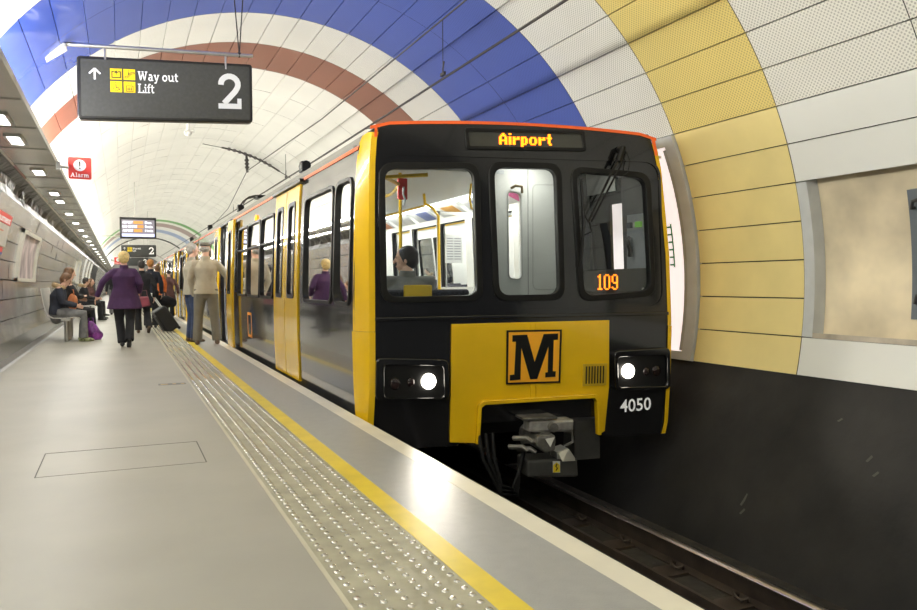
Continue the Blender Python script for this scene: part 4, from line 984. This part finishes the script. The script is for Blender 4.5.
for (y0, y1, t0, t1) in ((30., 30.25, 163.8, 178.4), (32.3, 32.6, 163.8, 178.4), (30, 32.6, 163.8, 164.9), (30, 32.6, 177.4, 178.4)): wbar(a, y0, y1, t0, t1, 0, .045)
a.build('frame', M('cream_frame', (.66, .64, .56)), t)
a = MB(); wbar(a, 30.25, 32.3, 164.9, 177.4, 0, .015); a.build('poster_sheet', M('pale_poster', (.6, .6, .58), rough=.5, var=.2, vs=2.5), t)
t = thing('station_name_sign', 'red station name sign with white lettering high on the steel wall', 'sign', wallp(11, 164, .02))
a = MB(); wbar(a, 9.6, 12.15, 162.8, 165.0, 0, .02); a.build('sign_plate', red_sign, t)
font_mesh('Monument', 'sign_lettering', white_letter, t, lambda u, v: wallp(10.45 + u, 164.75 - v * 17.67, .022), size=.125, width=1.6, bold=.02)
t = thing('line_diagram', 'pale information panel below the red station name sign', 'panel', wallp(11, 167.5, .02))
a = MB(); wbar(a, 9.6, 12.1, 165.2, 170.2, .014, .024); a.build('panel_sheet', M('pale_info', (.66, .63, .56), rough=.4), t)
a = MB(); wbar(a, 9.9, 11.6, 166.6, 166.9, .024, .027); wbar(a, 9.9, 11.4, 167.9, 168.1, .024, .027); a.build('diagram_line', M('pink_line', (.7, .3, .2), rough=.5), t)
t = thing('wall_roundel', 'small red and blue square emblem low on the steel wall at the left edge', 'emblem', wallp(11.6, 170.8, .02))
a = MB(); wbar(a, 11.45, 11.95, 170.4, 171.6, 0, .015); a.build('red_field', red_sign, t)
a = MB(); wbar(a, 11.45, 11.95, 171.6, 172.1, 0, .015); a.build('blue_field', M('blue_field', (.03, .05, .3), rough=.4), t)
# far opening in the steel wall, its shade painted as a near-black panel
o = MB(); curved_bar(o, 160, 192, 46, 54, RT - .02, RT + .0, 10); struct(o.build('door_1', M('painted_opening_shade', (.012, .012, .012), rough=.8)))
for y in (36., 39.5, 43.):
    a = MB(); curved_bar(a, 160, 190, y, y + .35, RT - .05, RT, 10); tag(a.build('wall_rib', M('white_rib', (.78, .78, .76), rough=.4)), 'white vertical rib on the far steel wall', 'rib', 'white ribs on the far steel wall')

# ------------------------------------------------------------------ benches
bench_m = M('perforated_bench_steel', (.55, .54, .50), rough=.4, metal=.2, var=.12, vs=40)
def bench(y0, y1, label):
    t = thing('bench', label, 'bench', (-.95, (y0 + y1) / 2, 0))
    n = 4; w = (y1 - y0) / n
    for i in range(n):
        a, b = y0 + i * w + .015, y0 + (i + 1) * w - .015
        pr = [(-1.33, 1.0), (-1.30, .80), (-1.26, .60), (-1.22, .50), (-1.14, .455), (-.98, .45), (-.80, .465), (-.72, .455), (-.69, .42)]
        pl = pr + [(x - .014, z - .018) for x, z in reversed(pr)]
        MB().prism(pl, lambda x, z: (x, a, z), lambda x, z: (x, b, z)).build('seat_shell', bench_m, t, bevel=.004)
    MB().box(-1.02, -.86, y0 + .02, y1 - .02, .39, .435).build('beam', galv, t)
    for y in (y0 + .25, (y0 + y1) / 2, y1 - .25):
        MB().tube([(-.94, y, 0), (-.94, y, .40)], .040, 14).build('leg', galv, t)
    return t
bench(16.0, 17.9, 'perforated steel bench under the boy in the fur hooded jacket')
bench(24.8, 27.2, 'perforated steel bench further along, under the reader in the pale fur collar')

# ------------------------------------------------------------------ people
def remeshed(mb, name, mat, parent, vox, smooth_it=3, fac=.6):
    me = bpy.data.meshes.new('tmp'); o = bpy.data.objects.new('tmp', me); C.objects.link(o)
    me.from_pydata([tuple(v) for v in mb.v], [], mb.f)
    bm = bmesh.new(); bm.from_mesh(me); bmesh.ops.recalc_face_normals(bm, faces=bm.faces); bm.to_mesh(me); bm.free()
    r = o.modifiers.new('r', 'REMESH'); r.mode = 'VOXEL'; r.voxel_size = vox; r.use_smooth_shade = True
    s = o.modifiers.new('s', 'SMOOTH'); s.factor = fac; s.iterations = smooth_it
    dg = bpy.context.evaluated_depsgraph_get(); nm = bpy.data.meshes.new_from_object(o.evaluated_get(dg))
    bpy.data.objects.remove(o); bpy.data.meshes.remove(me)
    nm.name = name; nm.materials.clear(); nm.materials.append(mat); nm.shade_smooth()
    p = bpy.data.objects.new(name, nm); C.objects.link(p); p.parent = parent; ORG[p.name] = Vector((0, 0, 0))
    return p
skin_m = M('skin', (.62, .38, .28), rough=.55, var=.06, vs=12)
skin2_m = M('skin_tan', (.50, .30, .21), rough=.55, var=.06, vs=12)
def cloth(name, col, rough=.85, var=.18, vs=9): return M(name, col, rough=rough, var=var, vs=vs, bump=.35, bs=16)
STAND = dict(pelvis=(0, 0, .96), waist=(0, .0, 1.10), chest=(0, 0, 1.30), neck=(0, -.01, 1.47), head=(0, .015, 1.63),
             hip=[(-.09, 0, .93), (.09, 0, .93)], knee=[(-.10, .02, .50), (.10, .02, .50)], ank=[(-.10, -.01, .09), (.10, -.01, .09)], toe=[None, None],
             sh=[(-.180, 0, 1.395), (.180, 0, 1.395)], elb=[(-.25, -.03, 1.13), (.25, -.03, 1.13)], wr=[(-.26, .05, .88), (.26, .05, .88)])
def person(label, loc, heading, H, pose, coat, trou, shoe, hair, hair_style='short', head_yaw=0., vox=.010, skin=skin_m, hem=.80, flare=.0, hood=None, girth=1., group=None, extra=None, head_pitch=0., skirt=None):
    P = dict(STAND); P.update(pose); k = H / 1.75
    t = thing('person', label, 'person', loc, group, local=True); t.rotation_euler = (0, 0, radians(heading)); t.scale = (k, k, k)
    V = lambda q: Vector(q)
    pel, wai, che, nec, hed = map(V, (P['pelvis'], P['waist'], P['chest'], P['neck'], P['head']))
    HR = Matrix.Rotation(radians(head_yaw), 3, 'Z') @ Matrix.Rotation(radians(-head_pitch), 3, 'X')
    hp = lambda x, y, z: tuple(hed + HR @ Vector((x, y, z)))
    # body: one continuous surface
    b = MB()
    b.tube([pel + V((0, 0, -.06)), pel, wai, che, che.lerp(nec, .55), nec], [(.12, .10), (.155, .11), (.13, .095), (.165, .11), (.15, .09), (.06, .06)], 14, lat=(1, 0, 0), round_caps=True)
    b.tube([che.lerp(nec, .6), nec, hed + V((0, 0, -.06))], [(.075, .07), (.056, .058), (.052, .055)], 12, lat=(1, 0, 0), round_caps=True)
    b.ell(hp(0, 0, .02), (.074, .092, .098), 18, 12, HR); b.ell(hp(0, .028, -.055), (.052, .058, .058), 14, 9, HR)
    b.tube([hp(0, .085, .02), hp(0, .108, -.018)], [.010, .015], 8, round_caps=True)
    b.ell(hp(0, .078, -.058), (.024, .012, .010), 10, 6, HR)
    for s in (-1, 1): b.ell(hp(s * .077, -.008, -.008), (.010, .020, .032), 8, 6, HR); b.ell(hp(s * .030, .080, .032), (.022, .010, .007), 8, 6, HR)
    for i, s in enumerate((-1, 1)):
        sh, el, wr = V(P['sh'][i]), V(P['elb'][i]), V(P['wr'][i])
        b.tube([che.lerp(nec, .5) + V((s * .07, 0, 0)), sh, sh.lerp(el, .5), el, el.lerp(wr, .35), wr], [.055, .055, .046, .038, .038, .026], 10, round_caps=True)
        d = (wr - el).normalized(); lat_ = V((0, 1, 0)) if abs(d.y) < .8 else V((0, 0, 1)); pn = (lat_ - d * lat_.dot(d)).normalized(); out = d.cross(pn) * (1 if i else -1)
        palm = wr + d * .085
        b.tube([wr, wr + d * .035, palm], [(.024, .02), (.038, .016), (.040, .014)], 10, lat=tuple(pn), round_caps=True)
        cu_ = out * -.018
        for q, (o_, ln_) in enumerate(((-.030, .062), (-.010, .074), (.010, .070), (.029, .055))):
            f0 = palm + pn * o_; f1 = f0 + d * ln_ * .5 + cu_ * .4; f2 = f0 + d * ln_ * .95 + cu_ * 1.5
            b.tube([f0 - d * .02, f0, f1, f2], [.009, .009, .0085, .007], 6, round_caps=True)
        th0 = wr + d * .03 + pn * .03; b.tube([th0 - pn * .015, th0 + pn * .018 + d * .025, th0 + pn * .028 + d * .055 + cu_ * .6], [.012, .011, .008], 6, round_caps=True)
        hi, kn, an = V(P['hip'][i]), V(P['knee'][i]), V(P['ank'][i])
        b.tube([hi + V((0, 0, .02)), hi.lerp(kn, .4), kn, kn.lerp(an, .35), an], [.085, .075, .052, .055, .036], 12, round_caps=True)
        td = V(P['toe'][i]).normalized() if P['toe'][i] else V((0, 1, 0))
        b.tube([an + td * -.03 + V((0, 0, -.04)), an + td * .06 + V((0, 0, -.055)), an + td * .14 + V((0, 0, -.065))], [.032, .032, .022], 8, round_caps=True)
        # shoes
        so_ = MB(); so_.tube([an + td * -.055 + V((0, 0, -.045)), an + td * .0 + V((0, 0, -.035)), an + td * .08 + V((0, 0, -.055)), an + td * .165 + V((0, 0, -.066))], [(.036, .042), (.042, .055), (.045, .036), (.036, .022)], 12, lat=(1, 0, 0) if abs(td.x) < .7 else (0, 1, 0), round_caps=True)
        remeshed(so_, 'shoe', shoe, t, max(vox, .009), 2)
    body = remeshed(b, 'body', skin, t, min(vox, .0075) if vox <= .010 else vox, 1, .4)
    # eyes
    e = MB()
    for s in (-1, 1): e.ell(hp(s * .030, .082, .018), (.010, .006, .006), 8, 6, HR)
    e.build('eye', M('eye_dark', (.03, .02, .02), rough=.2), t)
    MB().ell(hp(0, .089, -.057), (.021, .006, .006), 8, 6, HR).build('mouth', M('lips', (.45, .16, .14), rough=.5), t)
    # trousers
    if trou:
        q = MB(); q.tube([pel + V((0, 0, -.09)), pel, pel.lerp(wai, .8)], [(.15, .115), (.17 * girth, .125 * girth), (.15 * girth, .115 * girth)], 14, lat=(1, 0, 0), round_caps=True)
        for i in (0, 1):
            hi, kn, an = V(P['hip'][i]), V(P['knee'][i]), V(P['ank'][i])
            q.tube([hi + V((0, 0, .02)), hi.lerp(kn, .45), kn, kn.lerp(an, .5), an + V((0, 0, -.02))], [.108 * girth, .098 * girth, .080, .078, .082], 12, round_caps=False)
        remeshed(q, 'trousers', trou, t, max(vox, .012), 3)
    # coat
    q = MB(); hz = hem
    bot = V((pel.x, pel.y, hz)) if pel.z > .8 else pel + V((0, 0, -.03))
    w0 = .165 + flare
    q.tube([bot, bot.lerp(wai, .5), wai, che, che.lerp(nec, .50), che.lerp(nec, .92)], [((w0 + .02) * girth, (w0 * .78) * girth), ((w0 + .01 - flare * .4) * girth, .135 * girth), ((.155 + flare * .15) * girth, .13 * girth), (.19 * girth, .145 * girth), (.155, .115), (.072, .072)], 16, lat=(1, 0, 0), round_caps=False)
    for i, s in enumerate((-1, 1)):
        sh, el, wr = V(P['sh'][i]), V(P['elb'][i]), V(P['wr'][i])
        q.tube([che.lerp(nec, .55) + V((s * .05, 0, 0)), sh + V((-s * .012, 0, -.012)), sh.lerp(el, .5), el, el.lerp(wr, .5), wr], [.062, .070, .066, .060, .054, .047], 12, round_caps=False)
    remeshed(q, 'coat', coat, t, max(vox, .012), 4)
    co = MB(); co.tube([nec + V((0, -.005, -.035)), nec + V((0, -.01, .035))], [(.082, .080), (.070, .072)], 14, lat=(1, 0, 0)); co.build('collar', hood or coat, t)
    if hood:
        q = MB(); q.tube([nec + V((-.11, .02, -.01)), nec + V((-.09, -.09, .03)), nec + V((0, -.125, .045)), nec + V((.09, -.09, .03)), nec + V((.11, .02, -.01))], [.035, .05, .055, .05, .035], 10, round_caps=True); remeshed(q, 'hood', hood, t, .014)
    # hair
    q = MB()
    if hair_style in ('short', 'long', 'bun'):
        q.ell(hp(0, -.018, .042), (.086, .096, .088), 16, 10, HR); q.ell(hp(0, -.045, .0), (.080, .070, .085), 14, 9, HR)
        for s in (-1, 1): q.ell(hp(s * .066, -.02, .02), (.022, .055, .06), 10, 7, HR)
    if hair_style == 'puffy':
        q.ell(hp(0, -.018, .040), (.100, .108, .100), 16, 10, HR); q.ell(hp(0, -.055, -.01), (.090, .070, .085), 14, 9, HR)
    if hair_style == 'long':
        q.tube([hp(0, -.05, .03), hp(0, -.085, -.08), hp(0, -.09, -.20), hp(0, -.08, -.30)], [(.09, .06), (.10, .05), (.095, .045), (.05, .025)], 12, lat=(1, 0, 0), round_caps=True)
        for s in (-1, 1): q.tube([hp(s * .075, -.01, .02), hp(s * .088, .0, -.09), hp(s * .085, .01, -.20)], [.025, .03, .018], 8, round_caps=True)
    if hair_style == 'bun': q.ell(hp(0, -.10, .02), (.05, .045, .05), 10, 8)
    if hair_style == 'cap':
        q.ell(hp(0, -.025, -.005), (.083, .085, .06), 14, 8, HR); 
        cpm = MB(); cpm.ell(hp(0, -.005, .07), (.098, .118, .045), 16, 8, HR); cpm.tube([hp(-.06, .08, .055), hp(0, .115, .05), hp(.06, .08, .055)], [(.012, .02), (.012, .03), (.012, .02)], 8, round_caps=True)
        remeshed(cpm, 'cap', M('grey_tweed_cap', (.17, .16, .14), rough=.9, var=.3, vs=60), t, .011)
    if hair_style == 'hat':
        q.ell(hp(0, -.02, .045), (.092, .1, .085), 14, 9, HR)
    remeshed(q, 'hair', hair, t, max(vox, .010), 2)
    if extra: extra(t, P)
    return t
hx = M
blond = M('blond_hair', (.62, .47, .20), rough=.6, var=.2, vs=30, bump=.5, bs=60)
grey_h = M('grey_hair', (.33, .32, .30), rough=.7, var=.2, vs=30, bump=.5, bs=60)
dark_h = M('dark_hair', (.02, .015, .012), rough=.5, var=.3, vs=30, bump=.4, bs=60)
brown_h = M('brown_hair', (.14, .07, .03), rough=.55, var=.3, vs=30, bump=.4, bs=60)
ginger_h = M('ginger_hair', (.45, .20, .05), rough=.6, var=.2, vs=30)
fur_m = M('tan_fur', (.42, .30, .16), rough=1., var=.35, vs=60, bump=1., bs=90)
purple = cloth('purple_wool', (.055, .020, .075), var=.08); blackc = cloth('black_cloth', (.014, .014, .017)); navy = cloth('dark_navy', (.02, .024, .038))
beige = cloth('beige_jacket', (.42, .38, .29), var=.05); beige2 = cloth('stone_jacket', (.38, .35, .28), var=.05); greyt = cloth('grey_trousers', (.17, .16, .13), var=.06); jeans = cloth('blue_jeans', (.03, .05, .12))
greyb = cloth('mid_grey_trousers', (.16, .16, .16)); brownc = cloth('brown_knit', (.13, .06, .055)); orangec = cloth('orange_top', (.62, .16, .04)); blk_shoe = M('black_leather', (.015, .013, .012), rough=.35); brn_shoe = M('brown_leather', (.10, .06, .035), rough=.45)
trainer = M('grey_trainers', (.22, .25, .12), rough=.6, var=.7, vs=25); greyj = cloth('grey_jacket', (.22, .22, .20))

person('person in a purple coat and black trousers, blond hair, walking away down the platform', (.055, 14.32, 0), 2, 1.61,
       dict(knee=[(-.09, .10, .50), (.09, -.02, .50)], ank=[(-.05, -.02, .10), (.06, -.20, .15)], toe=[None, (0, .8, -.55)], elb=[(-.36, -.03, 1.20), (.27, -.06, 1.16)], wr=[(-.46, .03, .93), (.26, .12, 1.0)], head=(0, .02, 1.625)),
       purple, blackc, blk_shoe, blond, 'puffy', head_yaw=-4, hem=.70, flare=.085, girth=1.14)
person('person in a grey cap, pale jacket and grey trousers, reaching toward the open train doors', (1.36, 14.2, 0), -10, 1.79,
       dict(elb=[(-.26, .02, 1.12), (.34, .14, 1.16)], wr=[(-.20, .14, .83), (.33, .34, .97)], knee=[(-.13, .02, .5), (.13, .02, .5)], ank=[(-.15, -.02, .09), (.17, 0, .09)]),
       beige, greyt, brn_shoe, grey_h, 'cap', head_yaw=-12, hem=.86, flare=.02, girth=1.02)
person('person with short grey hair in a stone jacket and blue jeans, facing the train', (1.20, 15.0, 0), -75, 1.80,
       dict(elb=[(-.28, .08, 1.14), (.28, .08, 1.14)], wr=[(-.10, .27, 1.10), (.06, .27, 1.06)]),
       beige2, jeans, brn_shoe, grey_h, 'short', head_yaw=-10, hem=.84, flare=.02, girth=1.08)
person('blond person in dark clothes stepping through the open train doors', (2.02, 14.75, 0), -80, 1.60,
       dict(elb=[(-.28, .02, 1.13), (.25, .08, 1.14)], wr=[(-.30, .12, .95), (.12, .28, 1.0)]), blackc, blackc, blk_shoe, blond, 'puffy', hem=.8)
def boots(t, P): pass
person('dark haired person in a black padded coat with brown boots, walking away', (.42, 18.3, 0), 5, 1.58,
       dict(knee=[(-.09, .06, .5), (.10, -.03, .50)], ank=[(-.09, 0, .09), (.12, -.26, .17)], toe=[None, (0, .8, -.5)], elb=[(-.27, -.02, 1.12), (.29, -.04, 1.12)], wr=[(-.26, .06, .86), (.28, .02, .86)]),
       blackc, blackc, brn_shoe, dark_h, 'short', hem=.60, flare=.03, vox=.012, girth=1.08)
person('ginger haired person in dark coat, half hidden behind the walker in black', (.66, 20.2, 0), 0, 1.66, dict(), navy, blackc, blk_shoe, ginger_h, 'short', vox=.014, hem=.7)
person('person in an orange top seen over the shoulder of the walker in black', (.98, 24.5, 0), 20, 1.62, dict(), orangec, jeans, blk_shoe, brown_h, 'short', vox=.014)
person('person in a brown coat and black hat beside the far train doors', (1.38, 25.9, 0), 15, 1.50, dict(elb=[(-.30, 0, 1.15), (.30, 0, 1.13)], wr=[(-.36, .08, .95), (.34, .05, .9)]), brownc, blackc, blk_shoe, dark_h, 'hat', vox=.013, hem=.66, flare=.05)
person('distant person in a blue jacket near the far train doors', (1.12, 27.5, 0), 20, 1.5, dict(), cloth('royal_blue', (.03, .06, .30)), blackc, blk_shoe, dark_h, vox=.016)
person('distant person in dark clothes standing far down the platform', (-.22, 30, 0), 10, 1.62, dict(), blackc, greyb, blk_shoe, brown_h, vox=.016)
SIT = dict(pelvis=(0, 0, .54), waist=(0, .02, .68), chest=(0, .05, .88), neck=(0, .07, 1.05), head=(0, .12, 1.20),
           hip=[(-.09, .02, .53), (.09, .02, .53)], knee=[(-.10, .46, .52), (.10, .46, .52)], ank=[(-.10, .44, .09), (.10, .46, .09)],
           sh=[(-.18, .06, 1.0), (.18, .06, 1.0)], elb=[(-.22, .12, .74), (.22, .12, .74)], wr=[(-.10, .34, .68), (.10, .34, .68)])
b_ = dict(SIT); b_.update(head=(0, .17, 1.17), chest=(0, .04, .86), neck=(0, .10, 1.03))
bt = person('seated person in a dark fur hooded jacket and grey trousers looking at a phone', (-1.10, 16.2, 0), -90, 1.72, b_, navy, greyb, trainer, brown_h, 'short', head_pitch=32, hood=fur_m, hem=.5, girth=1.05)
mb = MB(); mb.cbox((-.725, 16.2, .735), (.06, .08, .012)); tag(mb.build('phone', rubber, bevel=.003), 'small dark phone held by the seated person in the fur hooded jacket', 'phone')
b2 = dict(SIT); b2.update(head=(0, .10, 1.24), elb=[(-.24, .10, .78), (.22, .16, .80)], wr=[(-.12, .30, .75), (.06, .30, .80)])
person('seated person with long brown hair and a black coat on the near bench', (-1.02, 17.15, 0), -70, 1.80, b2, blackc, blackc, blk_shoe, brown_h, 'long', head_pitch=10, hem=.5)
b3 = dict(SIT); b3.update(knee=[(-.10, .46, .58), (.10, .46, .52)], ank=[(-.05, .60, .22), (.10, .50, .09)])
person('seated person in black with a pale fur collar on the far bench', (-1.05, 25.5, 0), -80, 1.68, b3, blackc, blackc, blk_shoe, dark_h, 'short', head_pitch=8, hood=fur_m, vox=.013, hem=.5)
person('seated person with dark hair on the far bench, partly behind the purple coat', (-.95, 26.7, 0), -110, 1.66, SIT, brownc, blackc, blk_shoe, brown_h, 'long', vox=.014, hem=.5)
person('passenger with dark hair and grey jacket seated inside the train behind the windscreen', (2.33, 6.50, 0), 0, 1.76, dict(SIT, head=(0, .05, 1.25), neck=(0, .02, 1.12), chest=(0, .01, .96), waist=(0, 0, .74), sh=[(-.22, .02, 1.07), (.22, .02, 1.07)]), greyj, blackc, blk_shoe, dark_h, 'short', head_yaw=62, hem=.5, girth=1.3)

# ------------------------------------------------------------------ bags and luggage
t = thing('handbag', 'burgundy handbag hanging at the side of the walker in the black coat', 'handbag', (.42, 17.9, .66))
q = MB(); q.prism([(.30, .56), (.58, .60), (.54, .80), (.36, .80)], lambda a, b: (a, 17.84, b), lambda a, b: (a, 17.96, b)); q.build('bag_body', M('burgundy_leather', (.22, .045, .07), rough=.4, var=.15), t, bevel=.03)
MB().tube([(.38, 17.9, .79), (.40, 17.9, .92), (.50, 17.95, .93), (.52, 17.9, .79)], .010, 6).build('handle', M('burgundy_strap', (.12, .03, .04), rough=.5), t)
t = thing('suitcase', 'black wheeled suitcase tilted on its wheels, pulled along the studded strip', 'suitcase', (1.10, 18.75, 0), local=True); t.rotation_euler = (0, radians(-33), radians(8))
q = MB(); q.prism(rrect(quad(-.16, .13, .05, .62), .05, 4), lambda a, b: (a, -.2, b), lambda a, b: (a, .2, b)); q.build('case_shell', M('black_luggage', (.014, .014, .015), rough=.5, var=.2), t, bevel=.03)
q = MB(); q.box(-.185, -.155, -.16, .16, .12, .50); q.build('front_pocket', M('charcoal_pocket', (.03, .03, .03), rough=.7), t, bevel=.012)
q = MB(); q.tube([(.06, -.10, .60), (.06, -.10, .98), (.06, .10, .98), (.06, .10, .60)], .012, 8); q.build('trolley_handle', galv, t)
for s in (-1, 1): MB().tube([(.10, s * .17 - .015, .035), (.10, s * .17 + .015, .035)], .035, 12).build('wheel', rubber, t)
t = thing('holdall', 'black soft holdall carried beside the tilted suitcase', 'bag', (.92, 20.5, .6), local=True)
q = MB(); q.tube([(-.25, 0, 0), (-.12, 0, .03), (.12, 0, .03), (.25, 0, 0)], [(.10, .12), (.14, .15), (.14, .15), (.10, .12)], 12, lat=(0, 1, 0), round_caps=True); remeshed(q, 'bag_body', blackc, t, .014)
MB().tube([(-.12, 0, .13), (-.08, 0, .26), (.08, 0, .26), (.12, 0, .13)], .012, 6).build('handle', rubber, t)
t = thing('shopping_bag', 'purple shopping bag slumped on the floor by the seated person in trainers', 'bag', (-.50, 16.5, 0), local=True)
q = MB(); q.tube([(0, 0, .02), (0, .0, .13), (-.03, 0, .26), (-.04, 0, .34)], [(.15, .11), (.14, .11), (.10, .07), (.04, .03)], 12, lat=(1, 0, 0), round_caps=True); q.ell((.08, 0, .09), (.10, .09, .09)); remeshed(q, 'bag_body', M('purple_plastic', (.17, .03, .22), rough=.35, var=.5, vs=9, bump=.8, bs=12), t, .012)
MB().tube([(-.08, 0, .28), (-.07, .02, .42), (0, .02, .42), (.02, 0, .28)], .008, 6).build('handle', M('purple_strap', (.14, .02, .2)), t)
t = thing('orange_bag', 'tan orange bag on the lap of the long haired seated person', 'bag', (-.87, 16.95, .72), local=True); t.rotation_euler = (0, 0, radians(20))
q = MB(); q.tube([(0, -.17, 0), (0, 0, .0), (0, .17, 0)], [(.05, .13), (.08, .17), (.05, .13)], 12, lat=(1, 0, 0), round_caps=True); remeshed(q, 'bag_body', M('tan_leather', (.45, .15, .05), rough=.5), t, .012)
MB().tube([(0, -.10, .13), (0, -.06, .24), (0, .06, .24), (0, .10, .13)], .010, 6).build('handle', M('tan_leather_strap', (.35, .12, .04)), t)

# ------------------------------------------------------------------ lamps inside the train and over the track
for (y0, y1) in ((7.2, 13.2), (13.2, 20.2), (20.8, 34), (35, 48.8)):
    for x in (XC - .95, XC + .95):
        area('saloon_lamp', (x, (y0 + y1) / 2, 2.13), .10, y1 - y0, 12 * (y1 - y0), (0, 0, -1), (1, .98, .93))
area('cab_lamp', (4.0, 6.3, 2.14), .3, .15, .8, (0, 0, -1))
area('doorway_lamp', NV(1.45, -.25, 2.14), .3, .15, 4.5, (0, 0.3, -1))
# headlamp throw
for (u, z) in ((.445, .247), (2.236, .268)):
    l = bpy.data.lights.new('headlamp_beam', 'SPOT'); l.energy = 80; l.spot_size = radians(70); l.spot_blend = .6; l.shadow_soft_size = .06; l.color = (1, .93, .8)
    o = bpy.data.objects.new('headlamp_beam', l); C.objects.link(o); o.location = NV(u, .07, z); o.rotation_euler = (radians(-97), 0, 0)
# ------------------------------------------------------------------ world and camera
w = bpy.data.worlds.new('World'); bpy.context.scene.world = w; w.use_nodes = True
w.node_tree.nodes['Background'].inputs['Color'].default_value = (.75, .78, .8, 1); w.node_tree.nodes['Background'].inputs['Strength'].default_value = .12
end = MB(); end.add([cyl(a, 92, RT + .05) for a in range(0, 360, 10)], [tuple(range(36))]); struct(end.build('wall_far', M('far_dark', (.25, .25, .24), rough=.8), fix=False))
cam = bpy.data.cameras.new('Camera'); co = bpy.data.objects.new('Camera', cam); C.objects.link(co)
yaw, pit, rol = .408, -.028, -.006
Rm = Matrix.Rotation(-yaw, 3, 'Z') @ Matrix.Rotation(pit, 3, 'X') @ Matrix(((1, 0, 0), (0, 1, 0), (0, 0, 1)))
fwd = Rm @ Vector((0, 1, 0)); rt = Rm @ Vector((cos(rol), 0, sin(rol))); up = Rm @ Vector((-sin(rol), 0, cos(rol)))
fwd = Vector((0.3969412622936637, 0.9174087155840039, -0.028264515902825228)); rt = Vector((0.9176966536433231, -0.39724110234351506, -0.005688453283239669)); up = rt.cross(fwd).normalized(); rt = fwd.cross(up).normalized()
co.matrix_world = Matrix((rt, up, -fwd)).transposed().to_4x4(); co.location = (0, 0, 1.05)
cam.sensor_width = 36; cam.lens = 780 / 917 * 36; cam.clip_end = 300; cam.clip_start = .05
bpy.context.scene.camera = co
vs = bpy.context.scene.view_settings; vs.view_transform = 'Standard'; vs.look = 'None'; vs.exposure = .07; vs.gamma = 1.
bpy.context.scene.cycles.use_denoising = True
bpy.context.scene.cycles.sample_clamp_indirect = 6
